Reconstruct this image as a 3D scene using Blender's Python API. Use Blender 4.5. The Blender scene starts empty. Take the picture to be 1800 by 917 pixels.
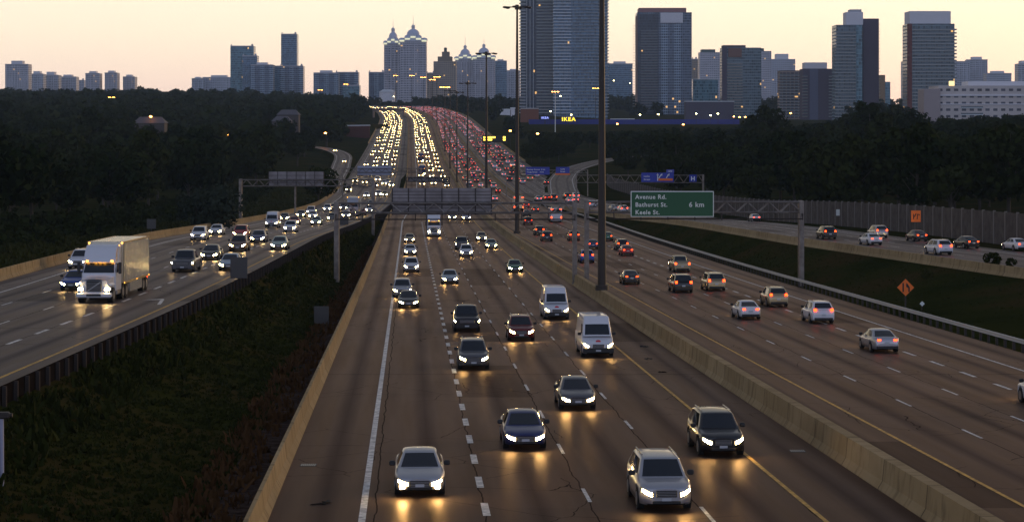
import bpy, math, random
import numpy as np
from mathutils import Vector, Matrix
random.seed(7); rng = np.random.default_rng(7)
S = bpy.context.scene; COL = S.collection
R = math.radians
# ------------------------------------------------------------------ camera, light, exposure
F = 3450.0; YH = 215.0                      # focal length and horizon row for an 1800 x 917 frame
cam = bpy.data.objects.new('camera', bpy.data.cameras.new('camera')); COL.objects.link(cam)
cam.data.sensor_width = 36; cam.data.lens = F/1800*36
cam.data.shift_y = -(458.5-YH)/1800
cam.data.clip_start = 1; cam.data.clip_end = 30000
cam.location = (0, 0, 0); cam.rotation_euler = (R(90), 0, 0)
S.camera = cam
S.view_settings.view_transform = 'Standard'; S.view_settings.look = 'None'
S.view_settings.exposure = 0.35; S.view_settings.gamma = 1; S.view_settings.use_curve_mapping = False
S.render.engine = 'CYCLES'
S.cycles.use_denoising = True
S.cycles.max_bounces = 4; S.cycles.diffuse_bounces = 2; S.cycles.glossy_bounces = 3
S.cycles.volume_bounces = 0; S.cycles.transparent_max_bounces = 8
S.cycles.sample_clamp_indirect = 4.0
S.cycles.use_light_tree = True

W = bpy.data.worlds.new('World'); S.world = W; W.use_nodes = True
nt = W.node_tree; nt.nodes.clear()
SKY_GAIN = 1.0
out = nt.nodes.new('ShaderNodeOutputWorld'); bg = nt.nodes.new('ShaderNodeBackground')
sky = nt.nodes.new('ShaderNodeTexSky'); sky.sky_type = 'NISHITA'; sky.sun_disc = False
sky.sun_elevation = R(2); sky.sun_rotation = R(38); sky.altitude = 180
tc = nt.nodes.new('ShaderNodeTexCoord'); sep = nt.nodes.new('ShaderNodeSeparateXYZ')
nt.links.new(tc.outputs['Generated'], sep.inputs[0])
mr = nt.nodes.new('ShaderNodeMapRange'); mr.inputs[1].default_value = -0.05; mr.inputs[2].default_value = 1.0
nt.links.new(sep.outputs['Z'], mr.inputs[0])
ramp = nt.nodes.new('ShaderNodeValToRGB'); cr = ramp.color_ramp
def zp(z): return (z+0.05)/1.05
stops = [(-0.05,(.06,.055,.05)),(-0.004,(.60,.45,.40)),(0.004,(.77,.61,.56)),(0.022,(.86,.70,.61)),(0.045,(.95,.815,.66)),(0.07,(1.0,.90,.71)),
         (0.085,(.80,.62,.40)),(0.12,(.36,.27,.18)),(0.2,(.17,.155,.15)),(0.35,(.13,.13,.15)),(0.95,(.09,.10,.14))]
cr.elements[0].position = 0; cr.elements[0].color = (*stops[0][1],1)
cr.elements[1].position = 1; cr.elements[1].color = (*stops[-1][1],1)
for z,c in stops[1:-1]:
    e = cr.elements.new(zp(z)); e.color = (*c,1)
nt.links.new(mr.outputs[0], ramp.inputs[0])
az = nt.nodes.new('ShaderNodeMapRange'); az.inputs[1].default_value = -0.7; az.inputs[2].default_value = 0.55
az.interpolation_type = 'SMOOTHSTEP'
nt.links.new(sep.outputs['Y'], az.inputs[0])
ramp2 = nt.nodes.new('ShaderNodeValToRGB'); c2 = ramp2.color_ramp      # the eastern sky behind the camera
c2.elements[0].position = 0; c2.elements[0].color = (.05,.05,.05,1); c2.elements[1].position = 1; c2.elements[1].color = (.075,.095,.15,1)
for z,c in ((-.004,(.12,.13,.17)),(.01,(.38,.45,.66)),(.15,(.50,.56,.80)),(.4,(.24,.28,.42)),(.7,(.12,.14,.22))):
    e = c2.elements.new(zp(z)); e.color = (*c,1)
nt.links.new(mr.outputs[0], ramp2.inputs[0])
mul = nt.nodes.new('ShaderNodeMix'); mul.data_type='RGBA'
nt.links.new(ramp2.outputs[0], mul.inputs[6]); nt.links.new(ramp.outputs[0], mul.inputs[7]); nt.links.new(az.outputs[0], mul.inputs[0])
nsc = nt.nodes.new('ShaderNodeMix'); nsc.data_type='RGBA'; nsc.blend_type='ADD'; nsc.inputs[0].default_value = 0.05
nt.links.new(mul.outputs[2], nsc.inputs[6]); nt.links.new(sky.outputs[0], nsc.inputs[7])
nt.links.new(nsc.outputs[2], bg.inputs[0]); bg.inputs[1].default_value = SKY_GAIN
nt.links.new(bg.outputs[0], out.inputs[0])

sun = bpy.data.objects.new('sun', bpy.data.lights.new('sun','SUN')); COL.objects.link(sun)
sun.data.energy = 0.65; sun.data.angle = R(14); sun.data.color = (1.0,.66,.32)
sun.rotation_euler = Vector((-math.sin(R(48)), -math.cos(R(48)), -math.tan(R(9)))).to_track_quat('-Z','Y').to_euler()

# ------------------------------------------------------------------ materials
def mat(name, col=(.5,.5,.5), rough=.6, metal=0, emit=None, es=0, spec=.5, coat=0, alpha=None):
    m = bpy.data.materials.new(name); m.use_nodes = True
    b = m.node_tree.nodes['Principled BSDF']
    b.inputs['Base Color'].default_value = (*col,1); b.inputs['Roughness'].default_value = rough
    b.inputs['Metallic'].default_value = metal; b.inputs['Specular IOR Level'].default_value = spec
    b.inputs['Coat Weight'].default_value = coat; b.inputs['Coat Roughness'].default_value = .06
    if emit: b.inputs['Emission Color'].default_value = (*emit,1); b.inputs['Emission Strength'].default_value = es
    return m
def N(m, t, **kw):
    n = m.node_tree.nodes.new(t)
    for k,v in kw.items(): setattr(n,k,v)
    return n
def L(m,a,b): m.node_tree.links.new(a,b)
def bsdf(m): return m.node_tree.nodes['Principled BSDF']
def noisy(m, c1, c2, scale, detail=5, coord='Object', rough=None, bump=0, c3=None):
    tcn = N(m,'ShaderNodeTexCoord'); no = N(m,'ShaderNodeTexNoise'); no.inputs['Scale'].default_value = scale; no.inputs['Detail'].default_value = detail
    L(m,tcn.outputs[coord],no.inputs['Vector'])
    r = N(m,'ShaderNodeValToRGB'); r.color_ramp.elements[0].position=.32; r.color_ramp.elements[1].position=.68
    r.color_ramp.elements[0].color=(*c1,1); r.color_ramp.elements[1].color=(*c2,1)
    if c3: e=r.color_ramp.elements.new(.5); e.color=(*c3,1)
    L(m,no.outputs[0],r.inputs[0]); L(m,r.outputs[0],bsdf(m).inputs['Base Color'])
    if bump:
        bn=N(m,'ShaderNodeBump'); bn.inputs['Strength'].default_value=bump; L(m,no.outputs[0],bn.inputs['Height']); L(m,bn.outputs[0],bsdf(m).inputs['Normal'])
    return no
def math_(m, op, a, b=None, c=None):
    n = N(m,'ShaderNodeMath', operation=op)
    for i,v in enumerate((a,b,c)):
        if v is None: continue
        if isinstance(v,(int,float)): n.inputs[i].default_value = v
        else: L(m,v,n.inputs[i])
    return n.outputs[0]
def mixc(m, f, a, b, bt='MIX'):
    n = N(m,'ShaderNodeMix', data_type='RGBA', blend_type=bt)
    if isinstance(f,(int,float)): n.inputs[0].default_value=f
    else: L(m,f,n.inputs[0])
    for i,v in ((6,a),(7,b)):
        if isinstance(v,tuple): n.inputs[i].default_value=(*v,1)
        else: L(m,v,n.inputs[i])
    return n.outputs[2]

# road surface: uv.x = metres across, uv.y = metres along
def road_mat(name, base, lane0, seam=True):
    m = mat(name, base, .42); b = bsdf(m)
    uv = N(m,'ShaderNodeUVMap'); sp = N(m,'ShaderNodeSeparateXYZ'); L(m,uv.outputs[0],sp.inputs[0])
    u, v = sp.outputs[0], sp.outputs[1]
    lw = 3.75
    lc = math_(m,'FRACT', math_(m,'DIVIDE', math_(m,'SUBTRACT',u,lane0), lw))
    d = math_(m,'ABSOLUTE', math_(m,'SUBTRACT', lc, .5))           # 0 at lane centre
    oil = math_(m,'SUBTRACT', 1.0, math_(m,'MULTIPLY', d, 7.0)); oil = math_(m,'MAXIMUM', oil, 0.0)
    tr = math_(m,'ABSOLUTE', math_(m,'SUBTRACT', d, .24)); tr = math_(m,'MAXIMUM', math_(m,'SUBTRACT',1.0, math_(m,'MULTIPLY',tr,8.0)),0.0)
    cmb = N(m,'ShaderNodeCombineXYZ'); L(m,u,cmb.inputs[0]); L(m,math_(m,'MULTIPLY',v,.05),cmb.inputs[1])
    n1 = N(m,'ShaderNodeTexNoise'); n1.inputs['Scale'].default_value=.9; n1.inputs['Detail'].default_value=6; L(m,cmb.outputs[0],n1.inputs['Vector'])
    n2 = N(m,'ShaderNodeTexNoise'); n2.inputs['Scale'].default_value=9; n2.inputs['Detail'].default_value=4; L(m,uv.outputs[0],n2.inputs['Vector'])
    n3 = N(m,'ShaderNodeTexNoise'); n3.inputs['Scale'].default_value=.045; n3.inputs['Detail'].default_value=3; L(m,uv.outputs[0],n3.inputs['Vector'])
    c = mixc(m, math_(m,'MULTIPLY',n1.outputs[0],.9), tuple(x*.62 for x in base), tuple(x*1.5 for x in base))
    c = mixc(m, math_(m,'MULTIPLY',n2.outputs[0],.35), c, tuple(x*1.9 for x in base))
    c = mixc(m, math_(m,'MULTIPLY',n3.outputs[0],.35), c, tuple(x*.5 for x in base))
    c = mixc(m, math_(m,'MULTIPLY',oil,.32), c, tuple(x*.45 for x in base))
    c = mixc(m, math_(m,'MULTIPLY',tr,.10), c, tuple(x*1.6 for x in base))
    if seam:
        w = N(m,'ShaderNodeTexNoise'); w.inputs['Scale'].default_value=.35; w.inputs['Detail'].default_value=4
        L(m,uv.outputs[0],w.inputs['Vector'])
        uu = math_(m,'ADD',u, math_(m,'MULTIPLY',math_(m,'SUBTRACT',w.outputs[0],.5),.35))
        lf = math_(m,'FRACT', math_(m,'ADD',math_(m,'DIVIDE', math_(m,'SUBTRACT',uu,lane0), lw),.5))
        sd = math_(m,'ABSOLUTE', math_(m,'SUBTRACT', lf, .485))
        sm = math_(m,'LESS_THAN', sd, .007)
        c = mixc(m, math_(m,'MULTIPLY',sm,.75), c, (.008,.007,.007))
        # sparse transverse joints
        vv = math_(m,'FRACT', math_(m,'DIVIDE', math_(m,'ADD',v,math_(m,'MULTIPLY',w.outputs[0],.6)), 57.0))
        vm = math_(m,'LESS_THAN', vv, .0022)
        c = mixc(m, math_(m,'MULTIPLY',vm,.7), c, (.008,.007,.007))
        # patched rectangles and fine cracking
        cbp = N(m,'ShaderNodeCombineXYZ'); L(m,math_(m,'FLOOR',math_(m,'DIVIDE',math_(m,'SUBTRACT',u,lane0),lw)),cbp.inputs[0]); L(m,math_(m,'FLOOR',math_(m,'DIVIDE',v,17.0)),cbp.inputs[1])
        wp_ = N(m,'ShaderNodeTexWhiteNoise'); L(m,cbp.outputs[0],wp_.inputs['Vector'])
        c = mixc(m, math_(m,'MULTIPLY',math_(m,'LESS_THAN',wp_.outputs['Value'],.10),.45), c, tuple(x*.42 for x in base))
        c = mixc(m, math_(m,'MULTIPLY',math_(m,'GREATER_THAN',wp_.outputs['Value'],.93),.30), c, tuple(x*1.9 for x in base))
        vo = N(m,'ShaderNodeTexVoronoi', feature='DISTANCE_TO_EDGE'); vo.inputs['Scale'].default_value=.22
        wv = N(m,'ShaderNodeVectorMath', operation='ADD'); L(m,uv.outputs[0],wv.inputs[0]); L(m,w.outputs['Color'],wv.inputs[1]); L(m,wv.outputs[0],vo.inputs['Vector'])
        ck = math_(m,'MULTIPLY', math_(m,'LESS_THAN',vo.outputs['Distance'],.0035), math_(m,'GREATER_THAN',n3.outputs[0],.5))
        c = mixc(m, math_(m,'MULTIPLY',ck,.6), c, (.006,.005,.005))
    L(m,c,b.inputs['Base Color'])
    rr = math_(m,'ADD', .27, math_(m,'MULTIPLY', n1.outputs[0], .22)); rr = math_(m,'ADD', rr, math_(m,'MULTIPLY',n3.outputs[0],.12)); rr = math_(m,'SUBTRACT', rr, math_(m,'MULTIPLY',tr,.06)); rr = math_(m,'ADD', rr, math_(m,'MULTIPLY',oil,.12))
    L(m, rr, b.inputs['Roughness'])
    bn = N(m,'ShaderNodeBump'); bn.inputs['Strength'].default_value=.3; bn.inputs['Distance'].default_value=.01
    n4 = N(m,'ShaderNodeTexNoise'); n4.inputs['Scale'].default_value=35; n4.inputs['Detail'].default_value=2; L(m,uv.outputs[0],n4.inputs['Vector'])
    L(m,n4.outputs[0],bn.inputs['Height']); L(m,bn.outputs[0],b.inputs['Normal'])
    b.inputs['Specular IOR Level'].default_value = 0
    gl = N(m,'ShaderNodeBsdfAnisotropic'); gl.inputs['Color'].default_value=(1,.78,.62,1) if name=='asphalt' else (.92,.83,.77,1); L(m,rr,gl.inputs['Roughness']); L(m,bn.outputs[0],gl.inputs['Normal'])
    fz = N(m,'ShaderNodeFresnel'); fz.inputs['IOR'].default_value=1.30
    k = math_(m,'MULTIPLY', fz.outputs[0], .36); k = math_(m,'MULTIPLY', k, math_(m,'SUBTRACT',1.0,math_(m,'MULTIPLY',oil,.35)))
    k = math_(m,'MULTIPLY', k, math_(m,'ADD',.55,math_(m,'MULTIPLY',n1.outputs[0],.9)))
    if seam:
        k = math_(m,'MULTIPLY', k, math_(m,'SUBTRACT',1.0,math_(m,'MULTIPLY',math_(m,'MAXIMUM',math_(m,'MAXIMUM',sm,ck),vm),.75)))
        k = math_(m,'MULTIPLY', k, math_(m,'SUBTRACT',1.0,math_(m,'MULTIPLY',math_(m,'LESS_THAN',wp_.outputs['Value'],.10),.3)))
    mx = N(m,'ShaderNodeMixShader'); L(m,k,mx.inputs[0]); L(m,b.outputs[0],mx.inputs[1]); L(m,gl.outputs[0],mx.inputs[2])
    L(m,mx.outputs[0],m.node_tree.nodes['Material Output'].inputs['Surface'])
    return m
M = {}
M['road'] = road_mat('asphalt', (.034,.0195,.0155), 13.87)
M['road_left'] = road_mat('asphalt_left', (.025,.0175,.0155), 0.0)
M['road_right'] = road_mat('asphalt_right', (.026,.0215,.0215), 2.2)
M['road_plain'] = road_mat('asphalt_ramp', (.024,.019,.017), 0.0, False)
def worn(name, col):
    m = mat(name, col, .6); no = noisy(m, tuple(x*.38 for x in col), col, 3.5, 9, 'Object'); return m
M['white'] = worn('white_paint', (.90,.87,.82)); M['yellow'] = worn('yellow_paint', (.85,.46,.06))
M['concrete'] = mat('barrier_concrete', (.36,.30,.22), .9, spec=.1)
def conc(m, c1, c2):
    uv = N(m,'ShaderNodeUVMap'); sp = N(m,'ShaderNodeSeparateXYZ'); L(m,uv.outputs[0],sp.inputs[0])
    no = N(m,'ShaderNodeTexNoise'); no.inputs['Scale'].default_value=.6; no.inputs['Detail'].default_value=8; L(m,uv.outputs[0],no.inputs['Vector'])
    c = mixc(m, no.outputs[0], c1, c2)
    st = N(m,'ShaderNodeTexNoise'); st.inputs['Scale'].default_value=2.2; st.inputs['Detail'].default_value=6
    cb = N(m,'ShaderNodeCombineXYZ'); L(m,sp.outputs[1],cb.inputs[0]); L(m,math_(m,'MULTIPLY',sp.outputs[0],.25),cb.inputs[1]); L(m,cb.outputs[0],st.inputs['Vector'])
    rs = N(m,'ShaderNodeValToRGB'); rs.color_ramp.elements[0].position=.5; rs.color_ramp.elements[1].position=.68; L(m,st.outputs[0],rs.inputs[0])
    c = mixc(m, math_(m,'MULTIPLY',rs.outputs[0],.5), c, tuple(x*.4 for x in c1))
    fr = math_(m,'FRACT', math_(m,'DIVIDE',sp.outputs[1],6.0)); j = math_(m,'LESS_THAN',fr,.012)
    c = mixc(m, math_(m,'MULTIPLY',j,.85), c, (.03,.025,.02))
    # every cast section weathers a little differently
    wn = N(m,'ShaderNodeTexWhiteNoise', noise_dimensions='1D'); L(m,math_(m,'FLOOR',math_(m,'DIVIDE',sp.outputs[1],6.0)),wn.inputs['W'])
    c = mixc(m, math_(m,'MULTIPLY',wn.outputs[0],.35), c, tuple(x*.6 for x in c1))
    L(m,c,bsdf(m).inputs['Base Color'])
conc(M['concrete'], (.27,.19,.095), (.46,.35,.20))
M['grass'] = mat('grass_ground', (.04,.05,.015), 1, spec=0)
noisy(M['grass'], (.016,.021,.005), (.046,.033,.012), .10, 9, c3=(.028,.031,.008))
def leafm(name, a, b):
    m = mat(name, a, .9, spec=.02); oi = N(m,'ShaderNodeObjectInfo')
    tcn = N(m,'ShaderNodeTexCoord'); no = N(m,'ShaderNodeTexNoise'); no.inputs['Scale'].default_value=.5; L(m,tcn.outputs['Object'],no.inputs['Vector'])
    f = math_(m,'ADD', math_(m,'MULTIPLY',oi.outputs['Random'],.6), math_(m,'MULTIPLY',no.outputs[0],.4))
    L(m, mixc(m,f,a,b), bsdf(m).inputs['Base Color']); return m
M['leaf'] = leafm('foliage', (.007,.015,.004), (.034,.040,.010))
M['leaf2'] = leafm('foliage_pale', (.025,.034,.024), (.036,.046,.032))
M['weed'] = leafm('weeds', (.017,.024,.005), (.046,.046,.013)); M['dryweed'] = leafm('dry_weeds', (.07,.034,.014), (.11,.058,.024))
M['bark'] = mat('bark', (.05,.04,.03), .9)
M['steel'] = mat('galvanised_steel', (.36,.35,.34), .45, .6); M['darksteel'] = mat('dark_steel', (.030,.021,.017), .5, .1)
noisy(M['steel'], (.15,.125,.11), (.27,.24,.215), 1.5, 6)
M['gray'] = mat('sign_back', (.30,.28,.29), .55, .25); noisy(M['gray'], (.20,.175,.175),(.31,.28,.285), .8, 5)
M['green'] = mat('sign_green', (.004,.085,.030), .4); M['signwhite'] = mat('sign_white', (.75,.78,.75), .4)
M['blue'] = mat('sign_blue', (.012,.035,.36), .4); M['orange'] = mat('sign_orange', (.85,.17,.015), .45); M['black'] = mat('black', (.012,.012,.012), .6)
M['led'] = mat('amber_led', (.8,.5,.05), .5, emit=(1,.62,.06), es=5)
M['glass'] = mat('tinted_glass', (.012,.016,.022), .06, spec=.6)
M['tyre'] = mat('tyre', (.014,.014,.014), .85); M['rim'] = mat('rim', (.35,.35,.36), .3, .8)
M['trim'] = mat('dark_trim', (.018,.018,.019), .5); M['plate'] = mat('plate', (.5,.52,.55), .5)
M['head'] = mat('headlamp_lens', (.9,.85,.7), .2, emit=(1,.68,.27), es=115)
M['headdim'] = mat('headlamp_lens_far', (.9,.85,.7), .2, emit=(1,.66,.24), es=34)
M['tail'] = mat('tail_lamp_lens', (.5,.02,.01), .2, emit=(1,.05,.006), es=6.5)
M['taildim'] = mat('tail_lamp_lens_far', (.5,.02,.02), .2, emit=(1,.09,.05), es=3.6)
M['amber'] = mat('marker_lamp', (.8,.3,.02), .3, emit=(1,.42,.04), es=7)
M['sodium'] = mat('sodium_lamp', (.8,.4,.1), .3, emit=(1,.36,.06), es=30)
M['lamp'] = mat('white_lamp', (.8,.8,.6), .3, emit=(1,.85,.35), es=25)
PAINT = {k: mat('paint_'+k, c, .32, mt, coat=.8) for k,(c,mt) in {
 'silver':((.42,.42,.45),.55),'white':((.66,.66,.70),0),'black':((.012,.012,.014),.1),'grey':((.09,.09,.10),.4),'darkblue':((.02,.03,.12),.3),
 'blue':((.02,.06,.32),.3),'darkred':((.14,.012,.010),.3),'red':((.40,.02,.015),.2),'green':((.02,.13,.06),.2),'gold':((.40,.33,.20),.5),
 'pale green':((.30,.40,.36),.4),'pale blue':((.36,.44,.52),.4),'brown':((.12,.06,.035),.3)}.items()}

# ------------------------------------------------------------------ mesh helpers
class MB:
    def __init__(s): s.v=[]; s.f=[]; s.mi=[]; s.sm=[]; s.uv=None
    def add(s, vs, fs, mi=0, smooth=False):
        o=len(s.v); s.v+= [tuple(v) for v in vs]; s.f += [tuple(i+o for i in f) for f in fs]; s.mi += [mi]*len(fs); s.sm += [smooth]*len(fs); return s
    def box(s, x0,x1,y0,y1,z0,z1, mi=0, taper=(0,0)):
        tx,ty=taper
        vs=[(x0,y0,z0),(x1,y0,z0),(x1,y1,z0),(x0,y1,z0),(x0+tx,y0+ty,z1),(x1-tx,y0+ty,z1),(x1-tx,y1-ty,z1),(x0+tx,y1-ty,z1)]
        return s.add(vs,[(3,2,1,0),(4,5,6,7),(0,1,5,4),(1,2,6,5),(2,3,7,6),(3,0,4,7)],mi)
    def rbox(s, x0,x1,y0,y1,z0,z1, b=.03, mi=0):
        # box with chamfered edges: three nested rings
        def ring(i,z): return [(x0+i,y0+b,z),(x0+b+i*0,y0+i,z),(x1-b,y0+i,z),(x1-i,y0+b,z),(x1-i,y1-b,z),(x1-b,y1-i,z),(x0+b,y1-i,z),(x0+i,y1-b,z)]
        def ring2(z):
            c=b; return [(x0+c,y0+c+b*.4,z),(x0+c+b*.4,y0+c,z),(x1-c-b*.4,y0+c,z),(x1-c,y0+c+b*.4,z),(x1-c,y1-c-b*.4,z),(x1-c-b*.4,y1-c,z),(x0+c+b*.4,y1-c,z),(x0+c,y1-c-b*.4,z)]
        rs=[ring2(z0),ring(0,z0+b),ring(0,z1-b),ring2(z1)]
        vs=sum(rs,[]); fs=[]
        for k in range(3):
            for i in range(8): fs.append((k*8+i,k*8+(i+1)%8,(k+1)*8+(i+1)%8,(k+1)*8+i))
        fs.append(tuple(range(7,-1,-1))); fs.append(tuple(24+i for i in range(8)))
        return s.add(vs,fs,mi)
    def tube(s, p, q, r, r2=None, n=8, mi=0, cap=True):
        p=Vector(p); q=Vector(q); r2 = r if r2 is None else r2
        d=(q-p).normalized(); a=d.orthogonal().normalized(); b=d.cross(a)
        vs=[]
        for c,rr in ((p,r),(q,r2)):
            for i in range(n):
                t=2*math.pi*i/n; vs.append(c+a*math.cos(t)*rr+b*math.sin(t)*rr)
        fs=[(i,(i+1)%n,n+(i+1)%n,n+i) for i in range(n)]
        s.add(vs,fs,mi,n>=8)
        if cap: s.add(vs,[tuple(range(n-1,-1,-1)),tuple(range(n,2*n))],mi)
        return s
    def grid(s, fn, nu, nv, mi=0, smooth=True):
        vs=[fn(i/nu,j/nv) for j in range(nv+1) for i in range(nu+1)]
        fs=[(j*(nu+1)+i,j*(nu+1)+i+1,(j+1)*(nu+1)+i+1,(j+1)*(nu+1)+i) for j in range(nv) for i in range(nu)]
        return s.add(vs,fs,mi,smooth)
    def ell(s, c, r, n=8, m=5, mi=0):
        vs=[]; 
        for j in range(m+1):
            ph=math.pi*j/m-math.pi/2
            for i in range(n):
                t=2*math.pi*i/n; vs.append((c[0]+r[0]*math.cos(ph)*math.cos(t), c[1]+r[1]*math.cos(ph)*math.sin(t), c[2]+r[2]*math.sin(ph)))
        fs=[(j*n+i,j*n+(i+1)%n,(j+1)*n+(i+1)%n,(j+1)*n+i) for j in range(m) for i in range(n)]
        return s.add(vs,fs,mi,True)
    def mesh(s, name, mats):
        me=bpy.data.meshes.new(name); me.from_pydata(s.v,[],s.f); 
        for m in (mats if isinstance(mats,(list,tuple)) else [mats]): me.materials.append(m)
        me.polygons.foreach_set('material_index', s.mi); me.polygons.foreach_set('use_smooth', s.sm)
        if s.uv:
            l=me.uv_layers.new(name='UVMap'); vi=np.zeros(len(me.loops),dtype=np.int32); me.loops.foreach_get('vertex_index',vi)
            l.data.foreach_set('uv', np.array(s.uv,dtype=np.float32)[vi].ravel())
        me.update(); return me
    def build(s, name, mats, parent=None):
        o=bpy.data.objects.new(name, s.mesh(name,mats)); COL.objects.link(o)
        if parent is not None: o.parent=parent
        return o
def tag(o, label=None, cat=None, group=None, kind=None):
    if label: o['label']=label
    if cat: o['category']=cat
    if group: o['group']=group
    if kind: o['kind']=kind
    return o
def empty(name, loc=(0,0,0), rot=(0,0,0)):
    o=bpy.data.objects.new(name,None); COL.objects.link(o); o.location=loc; o.rotation_euler=rot; o.empty_display_size=.1; return o
def link(name, me, parent=None, m=None):
    o=bpy.data.objects.new(name,me); COL.objects.link(o)
    if parent is not None: o.parent=parent
    if m is not None:
        o.material_slots[0].link='OBJECT'; o.material_slots[0].material=m
    return o

# ------------------------------------------------------------------ road geometry: heights, alignments
YY = np.arange(0,9001,2.0)
def prof(pts, win=25):
    xs,ys=zip(*pts); z=np.interp(YY,xs,ys); k=np.hanning(2*win+1); k/=k.sum()
    zp_=np.concatenate([z[0]+(z[1]-z[0])*np.arange(-win,0), z, np.full(win,z[-1])]); return np.convolve(zp_,k,'valid')
_zM = prof([(0,-11.6),(40,-12.6),(67,-13.3),(110,-14.5),(167,-16),(230,-17.6),(330,-19.8),(420,-21.3),(520,-21.95),(627,-21.3),(767,-19.3),(900,-16.5),(1045,-13),(1400,-3),(1725,7),(2000,13.8),(2200,16.8),(2400,17.8),(3000,16),(9000,10)])
_zL = prof([(0,-9.3),(86,-11.3),(135,-12.4),(160,-12.75),(210,-13.7),(233,-14.1),(313,-16.7),(400,-19.3),(460,-20.7),(520,-21.7),(600,-21.5),(627,-21.3),(767,-19.3)],15)
_zR = prof([(0,-11),(188,-14.2),(246,-15.2),(293,-16.2),(339,-17.6),(390,-19.4),(430,-20.3),(460,-20.8),(520,-21.7),(600,-21.5),(627,-21.3)],12)
bl=np.clip((YY-560)/60,0,1); _zL=_zL*(1-bl)+_zM*bl; _zR=_zR*(1-bl)+_zM*bl
def tabf(pts, win=8):
    t=prof(pts,win); return lambda y: float(np.interp(y,YY,t))
zM=lambda y: float(np.interp(y,YY,_zM)); zL=lambda y: float(np.interp(y,YY,_zL)); zR=lambda y: float(np.interp(y,YY,_zR))
_C = -0.0522*YY + np.interp(YY,[0,1450,1590,1745,1890,2080,2300,2500,2800,3200,9000],[0,0,-1,-5,-11,-19,-36,-60,-115,-210,-1600])
C = lambda y: float(np.interp(y,YY,_C)) if y>=0 else -0.0522*y
yL  = tabf([(0,-21.5),(60,-19.3),(86,-18.2),(132,-16.2),(163,-14.9),(294,-11.2),(370,-9.6),(480,-7.5),(600,-5.8),(760,-5),(1100,-4.7)])   # left carriageway, yellow edge line
gL  = lambda y: min(yL(y)+2.3, -1.0) if y<700 else max(yL(y)+2.3,-1.0)*0-0.95 if y>760 else yL(y)+2.3+( -0.95-(yL(y)+2.3))*(y-700)/60
bLo = tabf([(0,-36),(100,-34),(156,-32.8),(240,-31.6),(333,-28.9),(435,-26),(490,-24.2),(560,-22.9),(650,-22.3),(900,-22.6),(1500,-22.5)])  # outer barrier of left carriageway
wL  = lambda y: bLo(y)+2.9
mB  = tabf([(0,-4.7),(420,-4.7),(600,-1.6),(700,-.6),(9000,-.6)])                      # barrier at the left of the middle carriageway (right foot)
mW  = tabf([(0,-1.6),(420,-1.55),(600,2.2),(760,2.7),(9000,2.7)])
mD  = tabf([(0,13.87),(9000,13.87)])
cB  = tabf([(0,17.3),(190,17.0),(420,16.4),(530,15.6),(1100,15.3),(1430,17.5),(1750,16.5)])          # left foot of the central barrier
eY  = tabf([(0,21.6),(190,21),(300,20),(420,18.6),(600,17.6),(1100,17.8),(1430,20)])
eW  = tabf([(0,36.2),(330,36.2),(430,33.5),(520,29.5),(600,28.2),(9000,28.2)])
eR  = tabf([(0,39.8),(405,39.8),(440,38.5),(475,37),(520,34.5),(575,31),(760,30.4),(9000,30.4)])
rB  = tabf([(0,90),(150,62),(176,55.4),(230,49.6),(246,48),(287,46.3),(328,46.2),(378,45.5),(430,41.5),(475,37),(520,34.5),(575,31),(760,30.4),(9000,30.4)],5)
rY  = lambda y: rB(y)+2.4
rW  = lambda y: rY(y)+15.0
rE  = lambda y: rW(y)+2.6
def at(px, py, zf, dz=0.0):
    """point on a road profile seen at photo row py -> world point"""
    ys=np.arange(45,2300,1.0); rows=np.array([YH-F*(zf(y)+dz)/y for y in ys])
    k=np.where(rows<=py)[0]; k=k[0] if len(k) else len(ys)-1
    y=ys[k]; return Vector(((px-900)*y/F, y, zf(y)+dz))
def P(u,y,zf,dz=0): return (C(y)+u, y, zf(y)+dz)
Ysam = list(np.arange(0,3000,5.0))
def strip(name, u0, u1, zf, m, y0, y1, dz, kind='structure', urel=None, label=None):
    mb=MB(); mb.uv=[]; ys=sorted(set([y0]+[y for y in Ysam if y0<y<y1]+[y1])); n=6 if dz<.003 else 1
    for y in ys:
        a,b=u0(y),u1(y)
        for k in range(n+1):
            u=a+(b-a)*k/n; mb.v.append(P(u,y,zf,dz)); mb.uv.append((u-(urel(y) if urel else 0),y))
    for j in range(len(ys)-1):
        for k in range(n):
            i=j*(n+1)+k; mb.f.append((i,i+1,i+n+2,i+n+1)); mb.mi.append(0); mb.sm.append(True)
    o=mb.build(name,m); o['kind']=kind
    return o
def marking(name, uf, zf, m, y0, y1, w=.15, dash=None, phase=0):
    mb=MB(); dz=.010
    def seg(a,b):
        ys=[a]+[y for y in Ysam if a<y<b]+[b]; base=len(mb.v)
        for y in ys: mb.v.append(P(uf(y)-w/2,y,zf,dz)); mb.v.append(P(uf(y)+w/2,y,zf,dz))
        for j in range(len(ys)-1): i=base+2*j; mb.f.append((i,i+1,i+3,i+2)); mb.mi.append(0); mb.sm.append(False)
    if dash is None: seg(y0,y1)
    else:
        y=y0+phase
        while y<y1: seg(y,min(y+dash[0],y1)); y+=dash[0]+dash[1]
    o=mb.build(name,m); o['kind']='structure'; return o

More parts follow.
